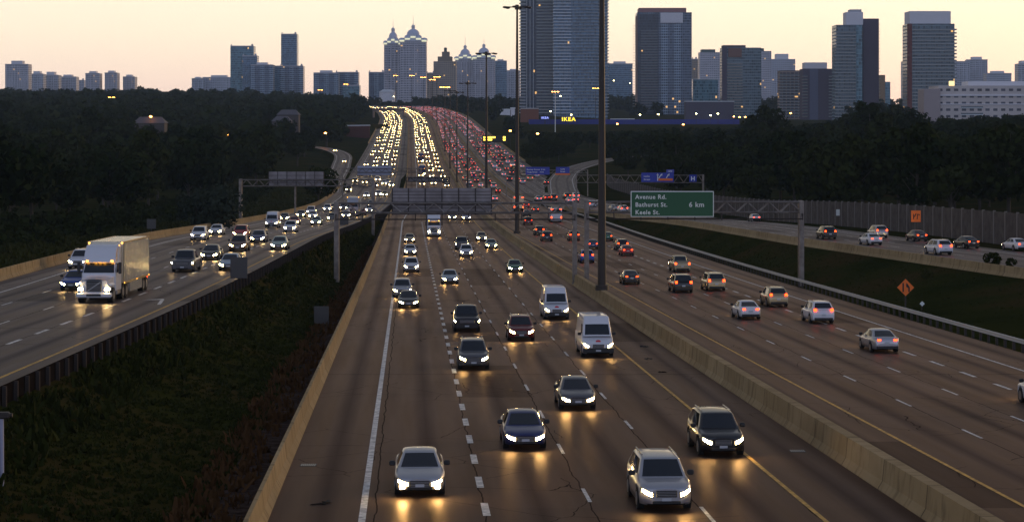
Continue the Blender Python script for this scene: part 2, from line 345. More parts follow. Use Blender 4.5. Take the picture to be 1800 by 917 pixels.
# ------------------------------------------------------------------ ground
landL = tabf([(0,-11),(300,-16),(450,-20.5),(600,-21),(900,-13),(1300,-1),(1800,13),(2500,27),(3500,33),(9000,34)],20)
landR = tabf([(0,-12),(300,-13),(600,-13),(900,-10),(1300,-4),(1600,1),(2000,3),(2400,14),(3000,26),(9000,30)],20)
def ground_row(y):
    g=[]; l0=bLo(y)-.7; gl=gL(y); mb_=mB(y)-.66; D=.05
    zl=zL(y)-D; zm=zM(y)-D; zr=zR(y)-D
    LL=landL(y); RR=landR(y)
    for u in (-4000,-2500,-1500,-900,-600,-400,-280,-200): g.append((u,LL+ (2 if u<-500 else 0)))
    for k in (.75,.5,.3,.15): g.append((l0-4-(200+l0)*k, zl-.3+(LL-zl)*min(1,k*1.1)))
    g.append((l0-4,zl-.5)); g.append((l0,zl)); g.append((gl,zl))
    gap=mb_-gl
    if gap>1.2:
        g.append((gl+.5,zl-.12)); g.append((gl+gap*.25,zl+(zm-zl)*.42-.25)); g.append((gl+gap*.5,zl+(zm-zl)*.72-.25)); g.append((gl+gap*.8,zm+.02))
    else:
        for k in (.2,.4,.6,.8): g.append((gl+max(gap,.01)*k, min(zl,zm)))
    g.append((mb_,zm)); g.append((eR(y),zm))
    gap=rB(y)-.6-eR(y)
    if gap>1.2:
        g.append((eR(y)+.8,zm-.1)); g.append((eR(y)+gap*.4,zm+(zr-zm)*.3)); g.append((eR(y)+gap*.75,zm+(zr-zm)*.75)); g.append((eR(y)+gap,zr))
    else:
        for k in (.3,.5,.7,.9): g.append((eR(y)+.02*k, min(zm,zr)))
    e=rE(y); g.append((e,zr)); g.append((e+4,zr-.2))
    for k in (.15,.4,.7): g.append((e+8+(260-e)*k, zr+(RR-zr)*min(1,k*1.35)))
    for u in (300,420,600,900,1500,2500,4000): g.append((u,RR))
    return g
mb=MB(); rows=sorted(set(list(np.arange(0,1200,8.0))+list(np.arange(1200,3200,25.0))+[3600,4200,5000])); nc=None
for y in [-60]+rows:
    r=ground_row(max(y,0)); nc=len(r)
    for u,z in r: mb.v.append((C(y)*(1 if abs(u)<2400 else .3)+u, y, z))
for j in range(len(rows)):
    for i in range(nc-1):
        a=j*nc+i; mb.f.append((a,a+1,a+nc+1,a+nc)); mb.mi.append(0); mb.sm.append(False)
g=mb.build('ground',M['grass']); g['kind']='structure'
GR={}
def gz(X,Y):
    k=round(Y/4)*4
    if k not in GR: r=ground_row(k); GR[k]=([a for a,_ in r],[b for _,b in r])
    return float(np.interp(X-C(Y),*GR[k]))

strip('highway', lambda y:mB(y)-.05, lambda y:eR(y)+.0, zM, M['road'], 0, 2350, 0.0)
strip('highway_collector', bLo, gL, zL, M['road_left'], 0, 2350, 0.001, urel=yL)
strip('highway_transfer', rB, rE, zR, M['road_right'], 0, 2350, 0.001, urel=rB)
# markings
marking('road_marking', mW, zM, M['white'], 0, 2340, .24)
marking('road_marking', mD, zM, M['yellow'], 0, 2340, .17)
A=lambda y: mD(y)-11.25
marking('road_marking', A, zM, M['white'], 0, 420, .26, (2.6,3.4), .4)
for k in (1,2): marking('road_marking', lambda y,k=k: mD(y)-3.75*k, zM, M['white'], 0, 1500, .14, (3,9), 4*k+1.2)
marking('road_marking', eY, zM, M['yellow'], 0, 2340, .17); marking('road_marking', eW, zM, M['white'], 0, 2340, .18)
marking('road_marking', lambda y: eY(y)+3.75, zM, M['white'], 0, 1500, .14, (3,9), 2)
marking('road_marking', lambda y: eY(y)+7.5, zM, M['white'], 0, 1500, .14, (3,9), 7)
marking('road_marking', lambda y: eY(y)+11.1, zM, M['white'], 0, 400, .24, (3,3.6), 0)
marking('road_marking', yL, zL, M['yellow'], 0, 2340, .19); marking('road_marking', wL, zL, M['white'], 0, 2340, .18)
marking('road_marking', lambda y: yL(y)-3.75, zL, M['white'], 0, 450, .24, (3,3.4), 1)
for k in (1,2,3): marking('road_marking', lambda y,k=k: yL(y)-3.75*k, zL, M['white'], 460 if k==1 else 0, 1500, .14, (3,9), 4*k)
marking('road_marking', rY, zR, M['yellow'], 60, 2340, .17); marking('road_marking', rW, zR, M['white'], 60, 560, .18); marking('road_marking', rW, zR, M['white'], 590, 2340, .18)
for k in (1,2,3): marking('road_marking', lambda y,k=k: rY(y)+3.75*k, zR, M['white'], 60, 1500, .15, (3,7), 3*k)
# turning arrow painted on the left carriageway
p=at(268,530,zL); a=MB()
def arr(dx,dy): return (p.x+dx,p.y+dy,zL(p.y+dy)+.012)
a.add([arr(.9,-3.2),arr(1.15,-3.2),arr(.55,1.6),arr(.3,1.6)],[(0,1,2,3)]); a.add([arr(-.9,1.0),arr(.5,1.1),arr(.42,2.2)],[(0,1,2)])
a.build('lane_arrow',M['white'])['kind']='structure'

# ramps
def ramp_road(name, pts, w, m, zoff=0, lines=True, kerb=True):
    """pts: (U, Y, z)"""
    n=len(pts); cs=[Vector((C(y)+u,y,z)) for u,y,z in pts]; res=[]
    for i in range(n-1):
        p0,p1,p2,p3=cs[max(i-1,0)],cs[i],cs[i+1],cs[min(i+2,n-1)]
        for k in range(8):
            t=k/8; res.append(.5*((2*p1)+(-p0+p2)*t+(2*p0-5*p1+4*p2-p3)*t*t+(-p0+3*p1-3*p2+p3)*t**3))
    res.append(cs[-1]); 
    def band(a0,a1,dz,nm,mm,skirt=0,kind='structure'):
        mb=MB(); mb.uv=[]; s=0
        for i,c in enumerate(res):
            d=(res[min(i+1,len(res)-1)]-res[max(i-1,0)]); d.z=0; d.normalize(); nrm=Vector((d.y,-d.x,0))
            if i: s+=(c-res[i-1]).length
            row=[(a0,dz),(a1,dz)]
            if skirt: row=[(a0-4,-skirt)]+row+[(a1+4,-skirt)]
            for q,zz in row: mb.v.append(tuple(c+nrm*q+Vector((0,0,zz)))); mb.uv.append((q,s))
        k=4 if skirt else 2
        for i in range(len(res)-1):
            for j in range(k-1): b=i*k+j; mb.f.append((b,b+1,b+k+1,b+k)); mb.mi.append(0); mb.sm.append(True)
        o=mb.build(nm,mm); o['kind']=kind; return o
    band(-w/2,w/2,.02,name,m); band(-w/2-1,w/2+1,-.05,'embankment',M['grass'],skirt=6)
    if lines:
        band(-w/2+.9,-w/2+1.1,.032,'road_marking',M['white']); band(w/2-1.1,w/2-.9,.032,'road_marking',M['white'])
    return res
def zz(f,y,d=0): return f(y)+d
ramp_road('exit_ramp',[(46.5,590,zM(590)+.02),(50.5,650,zM(650)+.05),(55.5,710,zM(710)+.2),(66,780,zM(780)+.8),(88,835,-15.5),(125,865,-13.5),(200,880,-11)],9.5,M['road_plain'])
ramp_road('entry_ramp',[(-25,600,zM(600)+.02),(-27,700,zM(700)+.05),(-28.5,820,zM(820)+.3),(-33,930,zM(930)+1.2),(-52,1000,-12.2),(-100,1040,-10),(-170,1060,-8)],8,M['road_plain'])
ramp_road('side_road',[(-19,1420,zM(1420)+1),(-32,1330,-1.0),(-60,1290,1.5),(-120,1290,4),(-200,1330,6)],8,M['road_plain'])

# ------------------------------------------------------------------ concrete barriers
def barrier(name, uf, zf, y0, y1, label, side='both', h=.95, w=.62, m='concrete', group=None):
    if side=='both': pr=[(0,0),(.02,.08),(.17,.33),(.24,h),(w-.24,h),(w-.17,.33),(w-.02,.08),(w,0)]
    mb=MB(); mb.uv=[]; ys=sorted(set([y0]+[y for y in Ysam if y0<y<y1 and (y<800 or y%20==0)]+[y1]))
    for y in ys:
        acc=0
        for i,(dx,dz) in enumerate(pr):
            if i: acc+=math.hypot(dx-pr[i-1][0],dz-pr[i-1][1])
            mb.v.append(P(uf(y)+dx,y,zf,dz-.02)); mb.uv.append((acc,y))
    n=len(pr)
    for j in range(len(ys)-1):
        for i in range(n-1): b=j*n+i; mb.f.append((b,b+1,b+n+1,b+n)); mb.mi.append(0); mb.sm.append(False)
    mb.f.append(tuple(range(n))); mb.mi.append(0); mb.sm.append(False)
    mb.f.append(tuple(range((len(ys)-1)*n+n-1,(len(ys)-1)*n-1,-1))); mb.mi.append(0); mb.sm.append(False)
    o=mb.build(name,M[m]); return tag(o,label,'barrier',group)
barrier('concrete_barrier', lambda y:mB(y)-.64, zM, 20, 2340, 'yellowish concrete barrier between the grass median and the middle carriageway')
barrier('concrete_barrier', lambda y:cB(y), zM, 20, 2340, 'tall concrete barrier of cast sections carrying the row of light masts', h=1.12, w=.95)
barrier('concrete_barrier', lambda y:bLo(y)-.62, zL, 60, 640, 'long low concrete barrier along the outer shoulder below the dark wood')
barrier('concrete_barrier', lambda y:rB(y)-.6, zR, 120, 470, 'concrete barrier on top of the grass slope beside the far right carriageway')
barrier('concrete_barrier', lambda y:rB(y)-.3, zM, 560, 2340, 'concrete barrier splitting the two carriageways of red tail lights')
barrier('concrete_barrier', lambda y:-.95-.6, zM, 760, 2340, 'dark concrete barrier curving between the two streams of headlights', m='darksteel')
barrier('concrete_barrier', lambda y:rE(y), zM, 860, 2200, 'low concrete barrier at the outer edge of the far right carriageway', h=.8)
barrier('concrete_barrier', lambda y:bLo(y)-.62, zM, 1080, 2200, 'concrete barrier at the outer edge of the far left headlight stream')

def guardrail(name, uf, zf, y0, y1, label, step, zoff, beam, posts, hb=.7, face=1):
    e=empty(name, P(uf(y0),y0,zf)); ox,oy,oz=e.location
    mb=MB(); ys=[y0]+[y for y in Ysam if y0<y<y1]+[y1]
    pr=[(0,.0),(.05,.04),(.0,.08),(.0,.22),(.05,.26),(0,.30),(-.03,.30),(-.03,0)] if hb>.72 else [(0,-.80),(.05,-.3),(0,-.05),(0,.1),(.06,.2),(0,.30),(-.03,.30),(-.03,-.80)]
    for y in ys:
        for dx,dz in pr: X,Y_,Z=P(uf(y)+dx*face,y,zf,hb-.3+dz+zoff); mb.v.append((X-ox,Y_-oy,Z-oz))
    n=len(pr)
    for j in range(len(ys)-1):
        for i in range(n): b=j*n; mb.f.append((b+i,b+(i+1)%n,b+n+(i+1)%n,b+n+i)); mb.mi.append(0); mb.sm.append(False)
    mb.build('rail',beam,e)
    y=y0+.5; cnt=0; me=None; rest=MB()
    while y<y1:
        X,Y_,Z=P(uf(y)-.12*face,y,zf,zoff); loc=(X-ox,Y_-oy,Z-oz)
        if cnt<95:
            if me is None: me=MB().box(-.08,.08,-.09,.09,-.6,hb-.02).mesh('post',posts)
            o=link('post',me,e); o.location=loc
        else: rest.box(loc[0]-.08,loc[0]+.08,loc[1]-.09,loc[1]+.09,loc[2]-1.2,loc[2]+hb-.02)
        cnt+=1; y+=step
    if rest.v: rest.build('post_row',posts,e)['kind']='stuff'
    return tag(e,label,'guardrail')
guardrail('guardrail', lambda y:gL(y)+.12, zL, 60, 560, 'dark guardrail on wooden posts above the sloping grass median', 1.9, 0, mat('black_rail',(.014,.011,.010),1,spec=0), mat('timber_post',(.06,.05,.045),1,spec=0), face=-1)
guardrail('guardrail', lambda y:eR(y)+.35, zM, 60, 470, 'galvanised guardrail along the foot of the right grass slope', 1.9, 0, mat('bright_rail',(.55,.53,.50),.45,.3), M['darksteel'], hb=.78, face=-1)

# noise wall on the right
wU=tabf([(0,84),(200,76.5),(240,75),(365,72.5),(500,67),(627,64),(760,72)])
e=empty('noise_wall', P(wU(200),200,zR)); tag(e,'long grey noise wall of panels between steel posts below dark trees','noise wall')
ox,oy,oz=e.location; wp=mat('wall_post',(.20,.18,.165),.8,spec=.1); pm=mat('wall_panel',(.17,.15,.14),.9,spec=.1); noisy(pm,(.075,.062,.058),(.12,.105,.095),.9,6)
y=170.
while y<650:
    y2=y+4.5; a=Vector(P(wU(y),y,zR)); b=Vector(P(wU(y2),y2,zR)); o3=Vector((ox,oy,oz)); h=4.0
    d=(b-a).normalized(); nn=Vector((d.y,-d.x,0)).normalized()*.08
    vs=[]
    for c in (a,b):
        for s_ in (-1,1):
            for z_ in (-.4,h-.08): vs.append(c-o3+nn*s_+Vector((0,0,z_)))
    q=MB().add(vs,[(0,1,5,4),(2,6,7,3),(1,3,7,5),(0,4,6,2),(0,2,3,1),(4,5,7,6)]); q.build('panel',pm,e)
    q=MB().box(a.x-ox-.15,a.x-ox+.15,a.y-oy-.2,a.y-oy+.14,a.z-oz-.4,a.z-oz+h+.05); q.build('post',wp,e)
    y=y2

# ------------------------------------------------------------------ gantries and signs
def text_mesh(txt, size, parent, loc, m, name='lettering', bold=.012, align='LEFT', rotz=0):
    cu=bpy.data.curves.new('t','FONT'); cu.body=txt; cu.size=size; cu.align_x=align; cu.offset=bold; cu.extrude=.004; cu.resolution_u=3; cu.space_character=1.12
    o=bpy.data.objects.new('t',cu); COL.objects.link(o); bpy.context.view_layer.update()
    me=bpy.data.meshes.new_from_object(o.evaluated_get(bpy.context.evaluated_depsgraph_get())); bpy.data.objects.remove(o)
    me.materials.clear(); me.materials.append(m)
    for v in me.vertices: v.co=Vector((v.co.x,-v.co.z,v.co.y))
    q=link(name,me,parent); q.location=loc; return q
def truss(e, x0, x1, yc, z0, z1, depth=.9, bay=2.2, r=.09, m=None):
    m=m or M['steel']; mb=MB()
    for yy in (yc-depth/2,yc+depth/2):
        for z in (z0,z1): mb.tube((x0,yy,z),(x1,yy,z),r,n=6)
    n=max(2,round((x1-x0)/bay)); st=(x1-x0)/n
    for i in range(n):
        a=x0+i*st
        for yy in (yc-depth/2,yc+depth/2):
            mb.tube((a,yy,z0),(a+st/2,yy,z1),r*.6,n=5); mb.tube((a+st/2,yy,z1),(a+st,yy,z0),r*.6,n=5)
        for z in (z0,z1): mb.tube((a,yc-depth/2,z),(a+st/2,yc+depth/2,z),r*.5,n=5)
    mb.build('truss',m,e)
def back_sign(e, x0,x1,z0,z1,yc, nv=6, nh=4):
    mb=MB(); mb.box(x0,x1,yc,yc+.06,z0,z1); o=mb.build('sign_panel',M['gray'],e)
    r=MB()
    for i in range(nv+1):
        x=x0+(x1-x0)*i/nv; x=min(max(x,x0+.06),x1-.06); r.box(x-.05,x+.05,yc-.10,yc-.002,z0,z1)
    for j in range(1,nh*2):
        z=z0+(z1-z0)*j/(nh*2); r.box(x0,x1,yc-.045,yc-.003,z-.025,z+.025)
    r.build('batten',M['darksteel'],o); return o
def gantry(px0, px1, Y, ztop, zbot, label, zf, posts=True, walk=True, g0=None, g1=None, depth=1.0, pr=.24, m=None):
    s=F/Y; x0=(px0-900)/s; x1=(px1-900)/s; zt=-(ztop-YH)/s; zb=-(zbot-YH)/s
    base=g0 if g0 is not None else gz(x0,Y)
    e=empty('sign_gantry',(x0,Y,base)); tag(e,label,'sign gantry')
    g1=g1 if g1 is not None else gz(x1,Y)
    if posts:
        for x,gg in ((0,base),(x1-x0,g1)):
            mb=MB()
            for yy in (-.45,.45): mb.box(x-pr,x+pr,yy-.16,yy+.16,gg-base-.3,zt-base+.15)
            for k in range(1,4): zc=(gg-base)+(zb-gg)*k/4; mb.box(x-.06,x+.06,-.3,.3,zc-.06,zc+.06)
            mb.build('post',m or M['steel'],e)
    truss(e,0,x1-x0,0,zb-base,zt-base,m=m)
    if walk:
        mb=MB(); zr_=zb-base-.62; mb.tube((0,-1.3,zr_),(x1-x0,-1.3,zr_),.07,n=6,mi=0)
        n=round((x1-x0)/2.7)
        for i in range(n+1):
            x=(x1-x0)*i/n; mb.tube((x,-1.3,zr_-.08),(x,-.45,zb-base),.05,n=5); mb.tube((x,-1.3,zr_-.15),(x,-1.3,zr_+.55),.05,n=5)
        mb.build('walkway',M['darksteel'],e)
    return e,(lambda px,py:((px-900)/s-x0, -(py-YH)/s-base))
# gantry over the middle carriageway
e,q=gantry(592,1010,205,357,374,'near sign gantry over the middle carriageway with a wide ribbed sign back',zM)
x0,z1=q(688,331); x1,z0=q(865,378); back_sign(e,x0,x1,z0,z1,.62,6,4)
# gantry over the right carriageway with the green sign
e,q=gantry(1031,1408,205,355,373,'near sign gantry over the right carriageway, holding the big green sign',zM)
x0,z1=q(1107,335); x1,z0=q(1252,380)
b=MB().rbox(x0,x1,-1.62,-1.5,z0,z1,.03).build('sign_border',M['signwhite'],e)
b=MB().box(x0+.09,x1-.09,-1.632,-1.615,z0+.09,z1-.09).build('sign_face',M['green'],e)
w_=x1-x0; h_=z1-z0
text_mesh('Avenue Rd.',.62,b,(x0+w_*.055,-1.64,z0+h_*.70),M['signwhite'],bold=.014); text_mesh('Bathurst St.',.62,b,(x0+w_*.055,-1.64,z0+h_*.40),M['signwhite'],bold=.014)
text_mesh('Keele St.',.62,b,(x0+w_*.055,-1.64,z0+h_*.105),M['signwhite'],bold=.014); text_mesh('6 km',.72,b,(x0+w_*.70,-1.64,z0+h_*.39),M['signwhite'],bold=.014)
mb=MB()
for k in (.2,.5,.8): mb.box(x0+w_*k-.06,x0+w_*k+.06,-1.5,-.5,z0+.3,z0+.42); mb.box(x0+w_*k-.06,x0+w_*k+.06,-1.5,-.5,z1-.7,z1-.58)
mb.build('bracket',M['steel'],e)
# left gantry
e,q=gantry(423,656,345,316,327,'slim gantry over the left carriageway with a pale sign back on a middle post',zL,walk=False)
x0,z1=q(471,302); x1,z0=q(569,328); back_sign(e,x0,x1,z0,z1,.62,6,2)
xc,_=q(518,328); MB().box(xc-.15,xc+.15,.7,1.0,gz((518-900)*345/F,345)-e.location.z-.2,z0+.5).build('post',M['steel'],e)
# cantilever sign farther up the left carriageway
e,q=gantry(602,740,560,296,303,'distant gantry with a smooth blue grey sign back above the left carriageway',zL,walk=False,pr=.15)
x0,z1=q(628,292); x1,z0=q(688,308); MB().rbox(x0,x1,.6,.75,z0,z1,.03).build('sign_panel',mat('blue_grey_sign',(.36,.38,.50),.5),e)
e,q=gantry(714,790,535,312,319,'distant dark sign back facing away above the middle carriageway',zM,walk=False,pr=.14,m=M['darksteel'])
x0,z1=q(717,311); x1,z0=q(777,320); back_sign(e,x0,x1,z0,z1,.62,5,1)
# blue signs
e,q=gantry(890,1033,575,299,304.5,'gantry with two blue destination signs over the exit beside the far traffic',zM,walk=False,pr=.15)
def flat(e,q,xa,xb,ya,yb,m,nm='sign_face',y=-.62):
    x0,z1=q(xa,ya); x1,z0=q(xb,yb); return MB().rbox(x0,x1,y-.08,y,z0,z1,.02).build(nm,m,e),x0,x1,z0,z1
b,x0,x1,z0,z1=flat(e,q,924,966,293.5,307,M['blue']); text_mesh('Bayview Avenue  2 km',.52,b,(x0+.3,-.715,z0+1.35),M['signwhite'],bold=.012); text_mesh('Yonge Street    4 km',.52,b,(x0+.3,-.715,z0+.6),M['signwhite'],bold=.012)
b,x0,x1,z0,z1=flat(e,q,977,1001,293.5,304.5,M['blue']); text_mesh('Leslie',.5,b,((x0+x1)/2,-.715,z0+1.05),M['signwhite'],align='CENTER'); text_mesh('Street',.5,b,((x0+x1)/2,-.715,z0+.35),M['signwhite'],align='CENTER')
b,x0,x1,z0,z1=flat(e,q,976,1002,304.8,307.3,M['orange'],'sign_panel')
# Leslie Street gantry
e,q=gantry(1013,1236,440,308,321,'gantry in front of the dark wood with a blue exit sign and hospital sign',zR,walk=False,pr=.17)
b,x0,x1,z0,z1=flat(e,q,1127,1184,303.5,320,M['blue']); text_mesh('Leslie',.5,b,(x0+.55,-.715,z0+1.15),M['signwhite'],bold=.01); text_mesh('Street',.5,b,(x0+.55,-.715,z0+.45),M['signwhite'],bold=.01)
mb=MB(); mb.box(x0+3.55,x0+3.75,-.72,-.705,z0+.3,z0+1.75); mb.add([(x0+3.4,-.72,z0+1.55),(x0+3.9,-.72,z0+1.55),(x0+3.65,-.72,z0+1.98)],[(0,1,2)])
mb.add([(x0+3.75,-.72,z0+.8),(x0+3.9,-.72,z0+.7),(x0+4.5,-.72,z0+1.6),(x0+4.3,-.72,z0+1.68)],[(0,1,2,3)]); mb.add([(x0+4.15,-.72,z0+1.6),(x0+4.65,-.72,z0+1.4),(x0+4.7,-.72,z0+1.95)],[(0,1,2)])
mb.add([(x0+5.5,-.72,z0+.9),(x0+5.7,-.72,z0+.9),(x0+6.1,-.72,z0+1.6),(x0+5.9,-.72,z0+1.7)],[(0,1,2,3)]); mb.add([(x0+5.75,-.72,z0+1.6),(x0+6.25,-.72,z0+1.4),(x0+6.3,-.72,z0+1.95)],[(0,1,2)])
mb.build('arrow',M['signwhite'],b)
flat(e,q,1157,1182,313.5,317.5,M['orange'],'sign_panel',-.725)
b2,xa,xb,za,zb=flat(e,q,1171,1184.5,298,303.2,mat('sign_blue_pale',(.08,.09,.42),.4)); text_mesh('375',.5,b2,((xa+xb)/2,-.715,za+.12),M['signwhite'],align='CENTER')
b2,xa,xb,za,zb=flat(e,q,1211,1224,307,319.5,M['blue']); text_mesh('H',1.3,b2,((xa+xb)/2,-.715,za+.3),M['signwhite'],align='CENTER',bold=.03)
# electronic message sign
s_=F/950; x0=(837-900)/s_; g0=gz(x0,950); e=empty('message_sign',(x0,950,g0)); tag(e,'black electronic message sign with amber letters over the right traffic','electronic sign')
MB().tube((0,0,-.3),(0,0,9),.25,.2).build('post',M['steel'],e)
xa=(848-900)/s_-x0; xb=(892-900)/s_-x0; za=-(251-YH)/s_-g0; zb=-(238-YH)/s_-g0
MB().box(0,xb,.3,.6,za+1,za+1.3).box(0,xb,.3,.6,zb-1,zb-.7).build('arm',M['steel'],e)
b=MB().rbox(xa,xb,-.5,.3,za,zb,.06).build('sign_box',M['black'],e)
mb=MB(); 
for r_,(n0,n1) in enumerate(((0,11),(0,8))):
    for k in range(n0,n1): mb.box(xa+.6+k*.52,xa+.98+k*.52,-.53,-.505,zb-1.35-r_*1.15,zb-.6-r_*1.15)
for r_ in range(2):
    for k in range(2): mb.box(xb-2.1+k*.62,xb-1.62+k*.62,-.53,-.505,zb-1.35-r_*1.15,zb-.6-r_*1.15)
mb.build('amber_characters',M['led'],b)

def roadsign(name,label,cat,px,py0,py1,halfw,Y,m,back=False,diamond=False,sym=None,base=None,ytop=None):
    s=F/Y; X=(px-900)/s; g=gz(X,Y) if base is None else base
    e=empty(name,(X,Y,g)); tag(e,label,cat); zc0=-(py1-YH)/s-g; zc1=-(py0-YH)/s-g
    MB().box(-.06,.06,.03,.13,-.3,zc1-.1).build('post',M['darksteel'],e)
    hw=halfw/s
    if diamond:
        zc=(zc0+zc1)/2; r=(zc1-zc0)/2
        p_=MB().add([(-r,-.02,zc),(0,-.02,zc-r),(r,-.02,zc),(0,-.02,zc+r),(-r,.02,zc),(0,.02,zc-r),(r,.02,zc),(0,.02,zc+r)],[(0,1,2,3),(7,6,5,4),(0,4,5,1),(1,5,6,2),(2,6,7,3),(3,7,4,0)]).build('sign_panel',m,e)
    else:
        p_=MB().rbox(-hw,hw,-.03,.02,zc0,zc1,.02).build('sign_panel',m,e)
    if sym=='merge':
        zc=(zc0+zc1)/2; mb=MB(); mb.box(-.28,-.16,-.04,-.022,zc-.38,zc+.38)
        mb.box(.22,.34,-.04,-.022,zc-.38,zc+.02); mb.add([(.04,-.035,zc+.05),(.28,-.035,zc-.08),(.32,-.035,zc+.05),(.12,-.035,zc+.36),(.04,-.035,zc+.36)],[(0,1,2,3,4)]); mb.build('symbol',M['black'],p_)
    if sym=='fork':
        zc=(zc0+zc1)/2; mb=MB(); mb.box(-.38,-.26,-.05,-.035,zc-.4,zc+.3); mb.add([(-.28,-.045,zc-.1),(-.16,-.045,zc-.1),(.08,-.045,zc+.32),(-.06,-.045,zc+.38)],[(0,1,2,3)])
        mb.add([(.1,-.045,zc-.4),(.22,-.045,zc-.4),(.26,-.045,zc+.2),(.5,-.045,zc+.1),(.5,-.045,zc+.26),(.15,-.045,zc+.32)],[(0,1,2,3,4,5)]); mb.build('symbol',M['black'],p_)
    return e
db=mat('dark_sign_back',(.085,.078,.075),.6,.2)
roadsign('road_sign','dark rectangular sign back by the median guardrail, beside the pale sedan','road sign',420,452,489,15,150,db)
roadsign('road_sign','small dark sign back behind the near gantry post on the median','road sign',605,381,401,7.5,330,db)
roadsign('road_sign','dark sign back low on the median slope beside the yellowish barrier','road sign',565,538,572,13,152,db)
roadsign('road_sign','tiny dark sign back at the edge of the wood beyond the outer barrier','road sign',266,385,402,8,285,db)
roadsign('warning_sign','orange diamond lane merge sign on the right grass slope','road sign',1592,490,520,14,166,M['orange'],diamond=True,sym='merge')
roadsign('warning_sign','orange square lane fork sign in front of the noise wall','road sign',1610,370,390,8.5,262,M['orange'],sym='fork')
roadsign('road_sign','small white notice sign in front of the noise wall','road sign',1473,368,379,3.2,330,M['signwhite'])
roadsign('marker_sign','small white diamond marker low on the right grass slope','marker',1621,529,538,4,165,M['signwhite'],diamond=True)
# camera pole at the lower left
s_=F/66; X=(3-900)/s_; e=empty('camera_pole',(X,66,gz(X,66))); tag(e,'pale pole with a small camera head at the lower left corner','pole')
zt=-(735-YH)/s_-e.location.z
MB().tube((0,0,-1),(0,0,zt),.085,.07,n=12).build('pole',mat('pale_pole',(.33,.34,.45),.4),e)
MB().rbox(-.2,.28,-.14,.14,zt,zt+.22,.05).tube((.28,0,zt+.11),(.36,0,zt+.11),.07,n=10).build('camera_head',M['darksteel'],e)
MB().rbox(-.05,.75,-.2,.2,-2.55+zt-.7,-2.45+zt-.7,.03).build('bracket',M['steel'],e)

# ------------------------------------------------------------------ light masts
def ring_head(lit):
    mb=MB(); mb.tube((0,0,-.3),(0,0,.5),.42,.3,n=10)
    for k in range(6):
        a=math.pi/3*k+.3; c,s2=math.cos(a),math.sin(a); mb.tube((0,0,.1),(2.0*c,2.0*s2,.15),.06,n=5)
    return mb
def mast(px, Y, py_top, label, lit, r0=.38, u=None, base=None, group='light masts along the highway', m=None, col='darksteel'):
    s=F/Y; X=(px-900)/s; g=base if base is not None else gz(X,Y); h=-(py_top-YH)/s-g
    e=empty('light_mast',(X,Y,g)); tag(e,label,'light mast',group)
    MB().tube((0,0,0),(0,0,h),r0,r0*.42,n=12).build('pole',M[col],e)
    MB().tube((0,0,0),(0,0,.45),r0*1.55,r0*1.5,n=12).build('base_plate',M[col],e)
    hd=ring_head(lit).build('head_frame',M['darksteel'],e); hd.location=(0,0,h)
    for k in range(6):
        a=math.pi/3*k+.3
        mb=MB(); mb.ell((2.15*math.cos(a),2.15*math.sin(a),.05),(.42,.42,.2),8,4,0)
        if lit: mb.ell((2.15*math.cos(a),2.15*math.sin(a),-.16),(.36,.36,.14),8,4,1)
        mb.build('lamp',[M['darksteel'],M['sodium']],hd)
    return e
def cbase(Y): return zM(Y)+1.08
for i,(px,Y,yt,lit,lab) in enumerate([(1058,178,-190,0,'nearest dark light mast, rising out of the picture from the central barrier'),
    (909,330,14,0,'second dark light mast from the front, beside the gantry walkway'),(855,435,95,0,'third dark light mast, behind the ribbed sign back'),
    (822,540,147,0,'fourth unlit light mast, thin and dark on the central barrier'),(803,650,163,0,'fifth unlit light mast on the central barrier'),
    (791,767,160,0,'sixth light mast on the central barrier'),(782,950,153,1,'nearest light mast with lit orange lamps'),
    (768,1380,135,1,'tall lit mast, rightmost of the cluster below the domed towers'),(760,1520,140,1,'lit mast just left of the tallest lit one in the cluster'),(744,1760,136,1,'lit mast right of the domed towers by the road crest'),
    (724,1960,133,1,'lit mast in front of the right domed tower'),(695,2250,133,1,'lit mast in front of the left domed tower')]):
    mast(px,Y,yt,lab,lit,base=cbase(Y),r0=.40 if i<3 else .3)
for px,Y,yt,lab in ((976,1250,161,'pale slim lit mast in front of the blue glass tower'),(1047,1500,155,'lit mast right beside the nearest dark mast'),(608,2100,148,'lit orange mast over the wood left of the domed towers'),
    (196,1500,171,'lit mast standing alone in the left wood'),(563,2000,158,'lit mast low on the skyline near the small apartment blocks')):
    mast(px,Y,yt,lab,1,group='lit masts beyond the highway',r0=.3,col='signwhite' if px==976 else 'darksteel')

# ------------------------------------------------------------------ haze
hz=MB().box(-4500,4500,-80,5200,-90,420).build('haze',None if False else mat('haze_air'))
hm=hz.data.materials[0]; hm.node_tree.nodes.remove(bsdf(hm)); pv=hm.node_tree.nodes.new('ShaderNodeVolumePrincipled')
pv.inputs['Color'].default_value=(.60,.78,1,1); pv.inputs['Density'].default_value=6.2e-5; pv.inputs['Anisotropy'].default_value=.0
L(hm,pv.outputs[0],hm.node_tree.nodes['Material Output'].inputs['Volume']); hz['kind']='stuff'
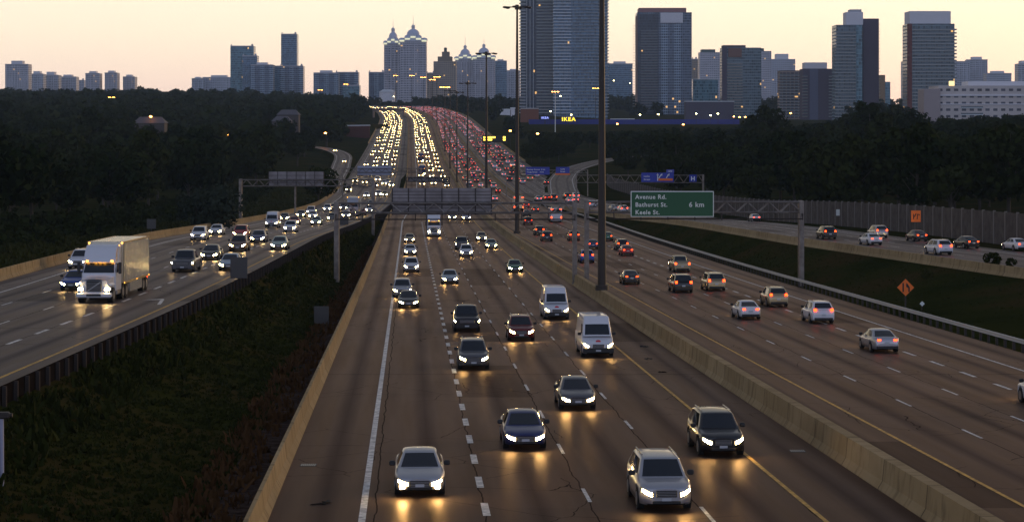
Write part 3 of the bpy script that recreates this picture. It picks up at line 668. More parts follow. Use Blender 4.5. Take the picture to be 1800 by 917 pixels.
# ------------------------------------------------------------------ vehicles (front at y = 0, rear at y = L, origin on the ground under the front bumper)
def interp(t, pts): xs,ys=zip(*pts); return float(np.interp(t,xs,ys))
SPEC = {
 'sedan': dict(L=4.75,W=.91,belt=.93,top=1.44, zt=[(0,.66),(.06,.70),(.3,.79),(1.2,.93),(1.5,.95),(3.7,.99),(4.1,1.03),(4.6,1.02),(4.72,.92),(4.75,.62)],
   hw=[(0,.44),(.03,.56),(.08,.66),(.2,.78),(.4,.86),(.9,.90),(2.5,.915),(3.9,.90),(4.45,.83),(4.7,.74),(4.75,.66)], ax=(.92,3.72), wr=.33,
   gh=(1.15,1.95,3.25,4.12), gw=(.80,.58), rear_z=.99, head=(.60,.64,.17), tail=(.62,.86,.12)),
 'sport_utility_vehicle': dict(L=4.65,W=.94,belt=1.05,top=1.68, zt=[(0,.78),(.06,.84),(.3,.94),(1.1,1.05),(1.4,1.08),(4.3,1.12),(4.58,1.10),(4.65,.7)],
   hw=[(0,.50),(.03,.62),(.08,.71),(.2,.82),(.4,.90),(.9,.93),(2.5,.94),(4.0,.92),(4.45,.88),(4.6,.84),(4.65,.78)], ax=(.90,3.60), wr=.37,
   gh=(1.05,1.75,4.05,4.52), gw=(.84,.66), rear_z=1.12, head=(.66,.78,.18), tail=(.74,1.08,.20)),
 'minivan': dict(L=5.0,W=.98,belt=1.08,top=1.76, zt=[(0,.76),(.06,.82),(.3,.92),(1.0,1.06),(1.3,1.09),(4.7,1.12),(4.93,1.10),(5.0,.7)],
   hw=[(0,.54),(.03,.66),(.08,.75),(.2,.86),(.4,.94),(.9,.97),(2.5,.98),(4.4,.97),(4.8,.93),(5.0,.84)], ax=(.95,3.95), wr=.35,
   gh=(.80,1.65,4.55,4.92), gw=(.88,.72), rear_z=1.12, head=(.70,.76,.14), tail=(.80,1.05,.24)),
 'pickup_truck': dict(L=5.6,W=.98,belt=1.18,top=1.86, zt=[(0,.94),(.05,1.0),(.2,1.06),(1.3,1.16),(1.5,1.18),(5.5,1.22),(5.58,1.20),(5.6,.8)],
   hw=[(0,.84),(.05,.92),(.4,.97),(2.5,.98),(5.3,.98),(5.55,.96),(5.6,.92)], ax=(.98,4.45), wr=.41,
   gh=(1.35,1.95,3.35,3.62), gw=(.87,.72), rear_z=1.19, head=(.74,.90,.15), tail=(.88,1.02,.24)),
 'cargo_van': dict(L=5.9,W=1.02,belt=1.32,top=2.55, zt=[(0,.86),(.06,.94),(.25,1.04),(.9,1.28),(1.2,1.34),(5.8,1.36),(5.9,1.3)],
   hw=[(0,.62),(.03,.74),(.08,.82),(.2,.92),(.35,.98),(.9,1.02),(5.7,1.02),(5.9,1.0)], ax=(1.0,4.6), wr=.36,
   gh=(.75,1.45,5.80,5.88), gw=(.93,.80), rear_z=1.36, head=(.76,.93,.15), tail=(.93,1.25,.3)),
}
def car_meshes(kind, lite=False):
    s=SPEC[kind]; L_,W=s['L'],s['W']; out={}
    P_=M['trim']; paint=PAINT['silver']
    ts=sorted(set([0,.03,.08,.18,.35,.6]+[a+d*s['wr']*1.28 for a in s['ax'] for d in (-1,-.97,-.8,-.5,0,.5,.8,.97,1)]+[1.2,1.5,1.9,2.3,2.7,3.1,L_-.9,L_-.6,L_-.35,L_-.15,L_-.06,L_]))
    if lite: ts=sorted(set([0,.08,.35,.9,1.5,2.5,L_-.9,L_-.35,L_-.06,L_]))
    mb=MB(); rings=[]
    for t in ts:
        zt=interp(t,s['zt']); w=interp(t,s['hw']); zb=.24 if .12<t<L_-.1 else .30; za=zb
        if not lite:
            for a in s['ax']:
                rr=s['wr']*1.22; d=abs(t-a)
                if d<rr: za=max(za, s['wr']+math.sqrt(rr*rr-d*d))
        za=min(za,zt-.12); wi=W*.70
        half=[(0,zb),(min(wi,w*.9),zb),(min(wi,w*.9)+.002,max(za-.02,zb)),(w*.975,max(za,zb+.03)),(w,max(za+.04,zb+(zt-zb)*.35)),(w*1.0,max(za+.07,zb+(zt-zb)*.62)),(w*.965,zt-.07 if zt-.07>za+.08 else zt-.02),(w*.88,zt-.012),(w*.6,zt+.012),(0,zt+.03)]
        ring=[(x,t,z) for x,z in half]+[(-x,t,z) for x,z in half[-2:0:-1]]; rings.append(ring)
    n=len(rings[0])
    for r in rings: mb.v+=r
    for j in range(len(rings)-1):
        for i in range(n): mb.f.append((j*n+i,j*n+(i+1)%n,(j+1)*n+(i+1)%n,(j+1)*n+i)); mb.mi.append(1 if (i<2 or i>=n-2) else 0); mb.sm.append(not(i<3 or i>=n-3))
    mb.f.append(tuple(range(n-1,-1,-1))); mb.mi.append(0); mb.sm.append(False)
    mb.f.append(tuple((len(rings)-1)*n+i for i in range(n))); mb.mi.append(0); mb.sm.append(False)
    # greenhouse
    f0,f1,r1,r0=s['gh']; wb,wt=s['gw']; zb=s['belt']; zt=s['top']; rz=s['rear_z']; pk=kind=='pickup_truck'
    def lerp(a,b,t): return a+(b-a)*t
    def bow(u): return 1-(2*u-1)**2
    def front(u,v): w=lerp(wb,wt,v); return ((2*u-1)*w, lerp(f0,f1,v)-.13*bow(u)*(1-.4*v), lerp(zb-.02,zt-.05,v)+ .02*bow(u))
    def rear(u,v): w=lerp(wb,wt,v); return ((1-2*u)*w, lerp(r0,r1,v)+.08*bow(u)*(1-.4*v), lerp(rz-.02,zt-.06,v)+.02*bow(u))
    def side(sg):
        def fn(u,v):
            y=lerp(lerp(f0,r0,u),lerp(f1,r1,u),v); zbs=lerp(zb-.02,rz-.02,u); zts=zt-.05-.01*u+ .035*math.sin(math.pi*min(1,u*1.0)); w=lerp(wb,wt,v)+.045*math.sin(math.pi*u)*(1-.3*v)
            return (sg*w,y,lerp(zbs,zts,v))
        return fn
    def roof(u,v):
        w=wt+.0315*math.sin(math.pi*v); return ((2*u-1)*w, lerp(f1,r1,v)-.078*bow(u)*(1-v)**3+.048*bow(u)*v**3, zt-.05-.01*v+.035*math.sin(math.pi*v)+.05*bow(u)**.7 *(.4+.6*math.sin(math.pi*min(max(v,0.0),1))))
    a,b=(4,3) if lite else (6,6)
    gm=MB() if not lite else mb
    gm.grid(front,a,b); gm.grid(rear,a,b); gm.grid(lambda u,v: side(1)(u,v),a,b); gm.grid(lambda u,v: side(-1)(1-u,v),a,b); gm.grid(roof,a,b)
    if not lite:
        import bmesh
        tmp=gm.mesh('t',[]); bm=bmesh.new(); bm.from_mesh(tmp); bmesh.ops.remove_doubles(bm,verts=bm.verts,dist=.045); bmesh.ops.recalc_face_normals(bm,faces=bm.faces)
        es_=[e_ for e_ in bm.edges if len(e_.link_faces)==2 and e_.calc_face_angle(0)>R(28)]
        bmesh.ops.bevel(bm,geom=es_,offset=.075,segments=3,profile=.5,affect='EDGES',clamp_overlap=True)
        bm.verts.index_update(); mb.add([v.co[:] for v in bm.verts],[[v.index for v in f.verts] for f in bm.faces],0,True); bm.free(); bpy.data.meshes.remove(tmp)
    def panel(q,fn,u0,u1,v0,v1,off,mi=0,nu=6,nv=4):
        def g(u,v):
            uu=lerp(u0,u1,u); vv=lerp(v0,v1,v); p=Vector(fn(uu,vv)); e=1e-3
            du=Vector(fn(uu+e,vv))-p; dv=Vector(fn(uu,vv+e))-p; nn=du.cross(dv); nn.normalize(); c=Vector((0,L_/2,zb)); 
            if nn.dot(p-c)<0: nn=-nn
            return tuple(p+nn*off)
        q.grid(g,nu,nv,mi)
    if lite:
        gl_=2
        panel(mb,front,.05,.95,.1,.93,.012,2,3,2); panel(mb,rear,.08,.92,.2,.92,.012,2,3,2)
        for sg in (1,-1): panel(mb,side(sg),.1,.9,.15,.9,.012,2,3,1)
        hx,hz,hh=s['head']; tx,tz,th=s['tail']
        for sg in (1,-1):
            mb.rbox(sg*hx-.15,sg*hx+.15,-.015,.1,hz-.09,hz+.09,.02,3)
            mb.rbox(sg*(tx-.09)-.12,sg*(tx-.09)+.12,L_-.04,L_+.02,tz-.08,tz+.08,.02,4)
        mb.box(-.5,.5,-.012,.02,.34,.52,1)
        for sg in (1,-1):
            for ax in s['ax']: mb.tube((sg*(W-.24),ax,s['wr']),(sg*(W-.02),ax,s['wr']),s['wr'],n=8,mi=1)
        return {'lite': mb.mesh(kind,[paint,M['trim'],M['glass'],M['headdim'],M['taildim']])}, s
    # fascia details
    zf=interp(.03,s['zt'])
    out['body']=mb.mesh('body',[paint,M['trim']])
    q=MB(); panel(q,front,.07,.93,.07,.90 if kind!='cargo_van' else .60,.010,0,8,5); out['windscreen']=q.mesh('windscreen',[M['glass']])
    q=MB(); 
    if pk: panel(q,rear,.10,.90,.18,.90,.010)
    else: panel(q,rear,.08,.92,.14,.90,.010)
    out['rear_window']=q.mesh('rear_window',[M['glass']])
    for sg,nm in ((1,'a'),(-1,'b')):
        q=MB()
        spl=[(.10,.48),(.52,.88)] if kind!='cargo_van' else [(.07,.22)]
        for i,(u0,u1) in enumerate(spl): panel(q,side(sg),u0,u1,.12,.88 if kind!='cargo_van' else .58,.010,0,4,3)
        out['side_window#'+nm]=q.mesh('side_window',[M['glass']])
    q=MB(); gw=.36 if kind!='pickup_truck' else .56
    q.rbox(-gw,gw,-.02,.05,zf-.30,zf-.06,.02)
    for k in range(4): q.box(-gw+.03,gw-.03,-.03,-.018,zf-.28+k*.055,zf-.262+k*.055,1)
    q.rbox(-.52*W,.52*W,-.02,.08,.29,.40,.02); out['grille']=q.mesh('grille',[M['trim'],M['rim']])
    q=MB(); q.box(-.16,.16,-.045,-.03,.40,.50); out['licence_plate#f']=q.mesh('licence_plate',[M['plate']])
    q=MB(); q.box(-.16,.16,L_+.002,L_+.02,.62,.76); out['licence_plate#r']=q.mesh('licence_plate',[M['plate']])
    q=MB(); q.rbox(-.78*W,.78*W,L_-.05,L_+.025,.28,.48,.03); out['rear_bumper']=q.mesh('rear_bumper',[M['trim']])
    hx,hz,hh=s['head']; tx,tz,th=s['tail']
    for sg,nm in ((1,'a'),(-1,'b')):
        q=MB()
        def hl(u,v,sg=sg):
            x=hx-.17+.34*u; y=interp(hx,[(0,0),(W,.2)])*0+ .02+ .34*max(0,(u-.45))**1.5 ; 
            return (sg*x, y-.045, hz-.5*hh+hh*v+ .05*u)
        q.grid(hl,6,3); q.v=[v for v in q.v]
        T=.32 if kind!='pickup_truck' else .16; x00=interp(0,s['hw'])-.07
        def lens(u,v,sg=sg,e_=.012,a_=0,b_=1):
            uu=a_+(b_-a_)*u
            if uu<.18: t=0; x=x00+.07*uu/.18
            else: t=T*((uu-.18)/.82)**1.5; x=interp(t,s['hw'])+e_
            zt_=interp(t,s['zt'])-.085+.02*uu; zl_=zt_-hh*(1.05-.45*uu)
            m_=.0 if a_==0 else .14
            return (sg*x, t-e_-.006, zl_+(zt_-zl_)*(m_+(1-2*m_)*v))
        o=MB(); o.grid(lens,9,2,0); o.grid(lambda u,v: lens(u,v,e_=.022,a_=.16,b_=.74),8,2,1)
        out['headlight#'+nm]=o.mesh('headlight',[M['rim'],M['head']])
        q=MB(); q.rbox(*sorted((sg*(tx-.20),sg*(tx+.03 if kind!='cargo_van' else tx-.01))),L_-.05,L_+.025,tz-th*.5,tz+th*.5,.03)
        out['tail_light#'+nm]=q.mesh('tail_light',[M['tail']])
        q=MB(); q.rbox(*sorted((sg*(W-.03),sg*(W+.20))),f0+.32,f0+.48,zb+.02,zb+.20,.04); out['side_mirror#'+nm]=q.mesh('side_mirror',[M['trim']])
        for ax,an in zip(s['ax'],'fr'):
            q=MB(); q.tube((sg*(W-.24),ax,s['wr']),(sg*(W-.01),ax,s['wr']),s['wr'],n=18)
            q2=MB(); q2.tube((sg*(W-.05),ax,s['wr']),(sg*(W+.003),ax,s['wr']),s['wr']*.62,n=14)
            out['wheel#'+nm+an]=(q.mesh('wheel',[M['tyre']]), 'rim', q2.mesh('rim',[M['rim']]))
    if kind in('sedan','sport_utility_vehicle','minivan') :
        q=MB()
        for sg in (1,-1): q.tube((sg*(wt-.06),f1+.25,zt+.03),(sg*(wt-.06),r1-.2,zt+.03),.022,n=5)
        if kind!='sedan': out['roof_rails']=q.mesh('roof_rails',[M['rim']])
    if kind=='pickup_truck':
        q=MB(); q.box(-.80,.80,3.75,5.42,1.10,1.262); out['load_bed']=q.mesh('load_bed',[M['trim']])
    if kind=='cargo_van':
        q=MB(); q.rbox(-.98,.98,-.04,.06,.30,.62,.03); out['front_bumper']=q.mesh('front_bumper',[M['trim']])
        q=MB(); q.ell((0,.10,1.02),(.17,.02,.10),8,4); out['badge']=q.mesh('badge',[M['tail'] if 0 else mat('red_badge',(.6,.02,.04),.4)])
    return out, s
CARM={k:car_meshes(k) for k in SPEC}; LITE={k:car_meshes(k,True) for k in SPEC}
def pose(o, pt, zf, uf, rear):
    y=pt.y; e=4.0
    dz=(zf(y+e)-zf(y-e))/(2*e); dx=((C(y+e)+uf(y+e))-(C(y-e)+uf(y-e)))/(2*e)
    th=math.atan(dx); m=Matrix.Rotation(-th,4,'Z')@Matrix.Rotation(math.atan(dz),4,'X')
    if rear: m=m@Matrix.Rotation(math.pi,4,'Z')
    o.rotation_mode='QUATERNION'; o.rotation_quaternion=m.to_quaternion()
KINDN={'sedan':'sedan','sport_utility_vehicle':'sport utility vehicle','minivan':'minivan','pickup_truck':'pickup truck','cargo_van':'cargo van'}
NUM=[0]
def car(kind, pt, zf, uf, rear, paint, label, group, lite=False, wscale=1.0):
    NUM[0]+=1
    meshes,s=(LITE if lite else CARM)[kind]; Lc=s['L']
    th_m=pt.copy()
    if lite:
        o=link(kind,meshes['lite'],None,PAINT[paint]); root=o
    else:
        root=empty(kind)
        for nm,me in meshes.items():
            n0=nm.split('#')[0]
            if isinstance(me,tuple): w=link(n0,me[0],root); link(me[1],me[2],w)
            else: link(n0,me,root,PAINT[paint] if n0=='body' else None)
    pose(root,pt,zf,uf,rear)
    d=root.rotation_quaternion.to_matrix()@Vector((0,1,0))
    root.location=pt-(d*Lc if rear else Vector((0,0,0)))+Vector((0,0,.005))
    if 'fog lights' in label:
        for sg in (1,-1): MB().rbox(*sorted((sg*.52,sg*.72)),.015,.2,.33,.47,.02).build('fog_light',M['head'],root)
    tag(root,label,KINDN[kind],group); return root
uM=lambda y:0.0
FOG=[]
uLf=lambda y:yL(y); uRf=lambda y:rY(y)
def place(lst, zf, uf, rear, group):
    for px,py,kind,paint,label in lst: car(kind, at(px,py,zf), zf, uf, rear, paint, label, group)
SE,SU,MV,PU,CV='sedan','sport_utility_vehicle','minivan','pickup_truck','cargo_van'
place([(738,880,SE,'silver','silver sedan with square bright fog lights, nearest car in the leftmost middle lane'),
 (1172,906,SU,'silver','silver crossover cut close to the bottom edge, left of the black one'),
 (1272,810,SU,'black','black crossover driving over the yellow line beside the tall concrete barrier'),
 (924,797,SE,'darkblue','dark blue sedan directly behind the nearest silver sedan, one lane over'),
 (1017,722,SE,'grey','dark grey sedan alone in its lane, ahead of the nearer white van'),
 (1052,630,CV,'white','nearer of the two white vans with a red badge'),(979,564,CV,'white','farther of the two white vans with a red badge'),
 (917,601,SU,'darkred','dark red crossover left of the two white vans'),(833,651,SU,'grey','grey crossover directly ahead of the dark pickup, headlights glaring'),
 (821,584,PU,'black','dark pickup truck right behind the grey crossover'),
 (718,543,SE,'black','black sedan in the leftmost middle lane, ahead of the roof railed silver crossover'),(707,524,SU,'silver','silver crossover with black roof rails tailing the black sedan'),
 (791,500,SE,'pale blue','pale blue sedan alone in the second middle lane'),(906,480,SE,'green','dark green sedan beside the yellow line'),
 (723,479,SU,'white','white boxy crossover in the leftmost middle lane, third from the gantry'),(721,449,SE,'white','white sedan with glaring lights between the boxy crossover and the gantry'),
 (720,427,SE,'gold','gold sedan in the leftmost middle lane just past the gantry'),(820,452,SU,'white','white crossover in front of the small dark pickup near the gantry'),
 (812,439,PU,'grey','grey pickup half hidden behind the white crossover near the gantry'),(847,424,SE,'gold','gold sedan just behind the pale green sedan'),
 (864,438,SE,'pale green','pale green sedan near the yellow line by the gantry'),(820,388,MV,'white','white minivan seen under the ribbed sign back'),
 (795,386,SE,'grey','grey sedan mostly hidden behind the gantry walkway')], zM, uM, False, 'oncoming traffic on the middle carriageway')
place([(1560,622,SE,'silver','silver sedan, nearest whole car on the right carriageway'),(1448,570,SU,'white','white crossover with brake lights, in the outermost right lane'),
 (1320,563,SE,'white','white sedan between the dark gold crossover and the dashed line'),(1369,540,SU,'gold','dark gold crossover behind the guardrail gantry post'),
 (1202,516,MV,'black','black minivan in front of the silver pickup'),(1260,512,MV,'gold','pale gold minivan beside the black minivan'),
 (1200,479,PU,'gold','champagne pickup truck ahead of the black minivan'),(1111,501,SE,'black','black sedan in the lane next to the yellow line, right of the nearest mast'),
 (1104,450,SE,'red','red sedan beyond the black sedan on the right carriageway'),(1095,441,SU,'black','black crossover just ahead of the red sedan'),
 (1069,424,SE,'green','green taxi like sedan by the white edge line'),(1043,439,SE,'darkblue','dark blue sedan beside the nearest mast'),
 (1033,463,SU,'blue','blue crossover half hidden by the twin gantry posts'),(1010,424,SU,'darkred','dark red crossover left of the twin gantry posts'),
 (962,425,SU,'black','black crossover with plate lit, right of the second mast'),(949,414,SU,'black','black crossover just ahead of its twin, right of the second mast'),
 (929,396,SU,'darkred','dark red crossover seen under the gantry walkway'),(927,381,SE,'black','black sedan with brake lights under the truss'),
 (942,374,SE,'black','black sedan right of the second mast inside the truss'),(925,366,SU,'red','red crossover beside the box truck'),
 (1868,724,SU,'white','white crossover cut by the right edge of the picture'),(870,354,SE,'white','white sedan at the right end of the ribbed sign back')], zM, uM, True, 'traffic driving away on the right carriageway')
place([(1460,421,SU,'black','black crossover left of the pair of silver cars on the far right road'),(1541,432,SE,'white','white sedan in front of the silver crossover on the far right road'),
 (1551,419,SU,'silver','silver crossover partly behind the white sedan on the far right road'),(1621,425,SE,'black','black sedan with amber turn light near the noise wall'),
 (1663,449,SU,'white','black and white crossover, nearest on the far right road'),(1712,438,SE,'black','black sedan near the noise wall, second from the right edge'),
 (1800,442,SE,'white','white sedan cut by the right edge near the noise wall'),(1330,390,SE,'white','white sedan alone on the far right road beyond the gantry'),
 (1150,382,SE,'red','red sedan mostly behind the green sign'),(1181,382,SU,'black','black crossover mostly behind the green sign'),
 (1098,374,SU,'white','white crossover just left of the green sign'),(1082,371,SE,'silver','silver sedan between the nearest mast and green sign'),
 (1042,365,MV,'white','white minivan with tail lights glowing by the nearest mast'),(1013,356,SE,'silver','silver sedan in the knot of cars before the exit'),
 (1003,357,SE,'white','white sedan in the middle of the knot before the exit'),(998,350,SU,'black','black crossover entering the exit lane'),
 (1013,350,MV,'white','white minivan at the head of the knot before the exit'),(974,353,MV,'black','black minivan right of the red and white sedan'),
 (962,352,SE,'red','red sedan beside the black minivan'),(948,354,SE,'pale blue','pale blue sedan left of the red sedan'),(1055,362,SE,'white','white sedan peeking left of the nearest mast, beyond the truss')], zR, uRf, True, 'traffic driving away on the far right road')
place([(124,513,SE,'blue','blue sedan beside the big semi truck'),(136,474,SU,'white','white crossover peeking out behind the cab of the semi truck'),
 (320,480,PU,'grey','dark grey pickup truck right of the semi truck'),(367,458,SE,'black','black sedan right behind the grey pickup'),
 (401,477,SE,'pale blue','pale blue sedan partly hidden by the dark sign back'),(347,423,SU,'white','white crossover nearest the outer barrier on the left road'),
 (378,414,SE,'white','white sedan right behind the outermost white crossover'),(421,420,SU,'red','red crossover behind the brown one'),(417,443,SU,'brown','brown crossover with low lamps lit, ahead of the red one'),
 (452,427,SE,'darkblue','dark blue sedan right of the brown crossover'),(489,440,SE,'pale green','pale green sedan near the yellow line of the left road'),
 (477,401,CV,'white','white van behind the outer cars on the left road'),(509,409,SU,'white','white crossover right of the white van'),(516,396,SE,'red','red sedan behind the white crossover next to the van'),
 (499,388,SE,'black','black sedan behind the white van'),(528,382,SE,'black','black sedan below the pale sign back post'),(546,377,MV,'white','white minivan below the pale sign back'),
 (549,384,SE,'white','white sedan ahead of the minivan below the sign back'),(555,396,SE,'pale green','pale green sedan ahead of the cluster on the left road'),
 (583,388,SE,'black','black sedan just left of the near gantry post'),(575,372,SU,'white','white crossover at the left edge of the dense cluster'),(586,369,SE,'gold','gold sedan beside the white crossover in the dense cluster'),
 (608,383,SE,'white','white sedan ahead of the distant semi truck'),(635,379,SE,'red','red sedan right of the distant semi truck'),(649,374,SU,'white','white crossover right of the red sedan in the cluster'),
 (604,370,MV,'silver','silver minivan left of the distant semi truck'),(613,337,MV,'gold','amber lit minivan hugging the outer barrier in the distance'),(652,362,SE,'silver','silver sedan by the right post of the slim gantry'),
 (644,347,SE,'white','white sedan behind the distant semi truck'),(665,345,SU,'white','white crossover beyond the slim gantry post'),(676,345,SE,'gold','gold sedan next to the white crossover beyond the post'),
 (675,325,SE,'white','white sedan alone near the end of the median'),(688,328,SE,'silver','silver sedan close to the dark barrier end')], zL, uLf, False, 'oncoming traffic on the left road')

# semi trucks
def semi(px,py,zf,uf,rear,label,trailer=True,cabcol='white',name='semi_truck',boxcol=(.60,.58,.50)):
    e=empty(name); pt=at(px,py,zf); pose(e,pt,zf,uf,rear); e.location=pt; P0=PAINT[cabcol]
    mb=MB()
    def hood(u,v): w=.92+.16*v; return ((2*u-1)*w, .05+1.6*v, 1.62+.22*v-.10*(2*u-1)**2)
    mb.grid(hood,8,5)
    mb.add([(-.92,.05,.55),(.92,.05,.55),(.92,.05,1.53),(-.92,.05,1.53)],[(0,1,2,3)]); mb.add([(.92,.05,.75),(1.08,1.65,.75),(1.08,1.65,1.76),(.92,.05,1.53)],[(0,1,2,3)]); mb.add([(-.92,.05,.75),(-1.08,1.65,.75),(-1.08,1.65,1.76),(-.92,.05,1.53)],[(3,2,1,0)])
    mb.rbox(-1.18,1.18,1.62,3.7,.7,2.0,.06); mb.rbox(-1.16,1.16,2.05,3.7,1.9,2.75,.08)
    mb.add([(-1.12,1.66,1.95),(1.12,1.66,1.95),(1.02,2.12,2.72),(-1.02,2.12,2.72),(-1.12,2.3,1.95),(1.12,2.3,1.95)],[(0,1,2,3),(1,5,2),(0,3,4)])
    mb.build('cab',[P0],e)
    f=MB(); f.grid(lambda u,v:((2*u-1)*(1.10-.04*v), 1.95+1.25*v**1.5-.15*(1-(2*u-1)**2), 2.70+1.15*math.sin(v*math.pi/2)),8,6)
    f.rbox(-1.14,1.14,2.9,3.75,2.6,3.86,.10); f.add([(-1.10,1.98,2.70),(-1.06,3.2,3.85),(-1.1,3.2,2.7)],[(0,1,2)]); f.add([(1.10,1.98,2.70),(1.06,3.2,3.85),(1.1,3.2,2.7)],[(0,2,1)]); f.build('roof_fairing',[P0],e)
    g=MB(); g.add([(-1.06,1.655,1.99),(1.06,1.655,1.99),(.97,2.085,2.66),(-.97,2.085,2.66)],[(0,1,2,3)]); g.v=[(x,y-.02,z) for x,y,z in g.v]; g.build('windscreen',[M['glass']],e)
    for sg in (1,-1): MB().add([(sg*1.185,1.9,1.98),(sg*1.185,2.75,1.98),(sg*1.165,2.75,2.55),(sg*1.165,2.15,2.55)],[(0,1,2,3)]).build('side_window',[M['glass']],e)
    g=MB(); g.rbox(-.52,.52,-.02,.08,.78,1.52,.03); 
    g.add([(-.48,-.03,.84),(-.40,-.03,.82),(.48,-.03,1.42),(.42,-.03,1.47)],[(0,1,2,3)],1)
    for k in range(7): g.box(-.48,.48,-.028,-.018,.84+k*.09,.855+k*.09,1)
    g.build('grille',[M['trim'],M['rim']],e)
    b=MB(); b.rbox(-1.2,1.2,-.15,.35,.38,.72,.08); b.rbox(-.5,.5,-.165,-.14,.48,.64,.01,1); b.build('bumper',[P0,M['trim']],e)
    for sg in (1,-1):
        h=MB(); h.rbox(*sorted((sg*.66,sg*1.12)),-.05,.5,.82,1.10,.06,0); h.rbox(*sorted((sg*.74,sg*1.08)),-.07,0,.86,1.06,.03,1); h.build('headlight',[P0,M['head']],e)
        h=MB(); h.rbox(*sorted((sg*.80,sg*1.2)),.1,1.5,1.1,1.32,.1); h.build('fender',[P0],e)
        h=MB(); h.rbox(*sorted((sg*1.32,sg*1.52)),1.75,1.95,1.9,2.7,.04); h.tube((sg*1.1,1.9,2.6),(sg*1.4,1.85,2.6),.03); h.build('side_mirror',[M['trim']],e)
        for yy,rr in ((.95,.52),(4.3,.52),(5.6,.52))+(((12.4,.52),(13.6,.52)) if trailer else ()):
            w=MB().tube((sg*.78,yy,rr),(sg*1.18,yy,rr),rr,n=16).build('wheel',[M['tyre']],e); MB().tube((sg*1.15,yy,rr),(sg*1.2,yy,rr),.30,n=12).build('rim',[M['rim']],w)
        MB().rbox(*sorted((sg*.85,sg*1.15)),2.2,3.6,.4,.9,.08).build('fuel_tank',[M['rim']],e)
    c=MB()
    for x in (-.85,-.3,0,.3,.85): c.rbox(x-.09,x+.09,1.88,2.05,2.74,2.82,.02)
    c.build('marker_lights',[M['amber']],e)
    MB().box(-.45,.45,3.6,14.0 if trailer else 6.2,.7,.95).build('chassis',[M['trim']],e)
    if trailer:
        tp=mat('trailer_skin_'+label[:8],boxcol,.22,.55); noisy(tp,tuple(x*.85 for x in boxcol),boxcol,.5,4,bump=.25); t=MB(); t.rbox(-1.27,1.27,4.0,14.2,1.12,4.02,.04); 
        for k in range(17):
            y=4.3+k*.6
            for sg in (1,-1): t.box(*sorted((sg*1.27,sg*1.285)),y,y+.05,1.2,3.95)
        tb=t.build('trailer_box',[tp],e)
        tr=MB()
        for sg in (1,-1):
            tr.box(*sorted((sg*1.275,sg*1.30)),4.0,14.2,1.06,1.20); tr.box(*sorted((sg*1.275,sg*1.30)),4.0,14.2,3.94,4.04)
            tr.box(*sorted((sg*1.275,sg*1.29)),4.0,4.12,1.2,3.94)
        tr.build('frame_rail',[mat('trailer_rail',(.36,.26,.12),.4,.4)],tb)
        ml=MB(); [ml.rbox(x-.06,x+.06,3.97,4.02,3.90,3.98,.01) for x in (-1.15,1.15)]; [ml.rbox(1.285,1.31,y_-.07,y_+.07,1.1,1.17,.01) for y_ in (4.2,9.0,14.0)]; ml.build('trailer_marker_lights',M['amber'],e)
        for sg in (1,-1): MB().rbox(*sorted((sg*1.20,sg*1.25)),6.6,11.4,.35,1.08,.02).build('side_skirt',[tp],e)
        MB().box(-1.15,-1.05,14.2,14.23,.9,1.05).box(1.05,1.15,14.2,14.23,.9,1.05).build('tail_light',[M['tail']],e)
    return tag(e,label,'semi truck')
semi(165,533,zL,uLf,False,'large white semi truck with a box trailer, biggest vehicle on the left road')
semi(763,417,zM,uM,False,'white semi truck cab facing the camera right under the ribbed sign back',boxcol=(.14,.13,.13))
semi(619,381,zL,uLf,False,'distant white semi truck in the dense cluster near the gantry post',cabcol='silver')
semi(645,289+1,zM,uM,False,'small dark semi truck far off in the left headlight stream',cabcol='darkblue') if 0 else None
semi(742,310,zM,uM,False,'dark blue semi truck just beyond the dark sign back',cabcol='darkblue',boxcol=(.55,.5,.45))
semi(740,286,zM,uM,False,'farther dark semi truck above the dark sign back',cabcol='darkblue',boxcol=(.2,.22,.25))

def boxtruck(px,py,zf,uf,w,h,l,col,label,name,cat,bus=False):
    e=empty(name); pt=at(px,py,zf); pose(e,pt,zf,uf,True); d=e.rotation_quaternion.to_matrix()@Vector((0,1,0)); e.location=pt-d*l
    MB().rbox(-w/2,w/2,2.0 if not bus else 0,l,.75 if not bus else .35,h,.08).build('cargo_box' if not bus else 'body',[col],e)
    if not bus: MB().rbox(-w/2+.12,w/2-.12,0,2.1,.6,2.3,.12).build('cab',[PAINT['white']],e); MB().box(-.4,.4,1.5,l-.1,.5,.78).build('chassis',[M['trim']],e)
    mb=MB()
    if bus: mb.rbox(-w/2+.25,w/2-.25,l-.02,l+.02,1.9,2.8,.02)
    else: mb.box(-.02,.02,l,l+.015,.85,h-.1)
    mb.build('rear_window' if bus else 'door_seam',[M['glass'] if bus else M['trim']],e)
    for sg in (1,-1):
        MB().rbox(*sorted((sg*(w/2-.30),sg*(w/2-.05))),l-.02,l+.04,.9,1.25,.02).build('tail_light',[M['tail']],e)
        MB().rbox(*sorted((sg*(w/2-.5),sg*(w/2-.05))),l-.02,l+.04,h-.28,h-.12,.02).build('marker_light',[M['tail']],e)
        for yy in (.9,l-1.8): wv=MB().tube((sg*(w/2-.4),yy,.48),(sg*(w/2-.05),yy,.48),.48,n=14).build('wheel',[M['tyre']],e); MB().tube((sg*(w/2-.1),yy,.48),(sg*(w/2-.04),yy,.48),.26,n=10).build('rim',[M['rim']],wv)
    return tag(e,label,cat)
boxtruck(912,372,zM,uM,2.45,3.6,8,mat('cream_box',(.62,.50,.36),.5),'cream box truck straddled by the second mast','box_truck','box truck')
boxtruck(978,391,zM,uM,2.4,3.0,7,PAINT['white'],'white bus with red corner lights seen through the gantry truss','shuttle_bus','bus',True)
boxtruck(903,307,zM,uM,2.5,3.5,8,PAINT['black'],'dark box truck with red lights beyond the second mast','box_truck','box truck')

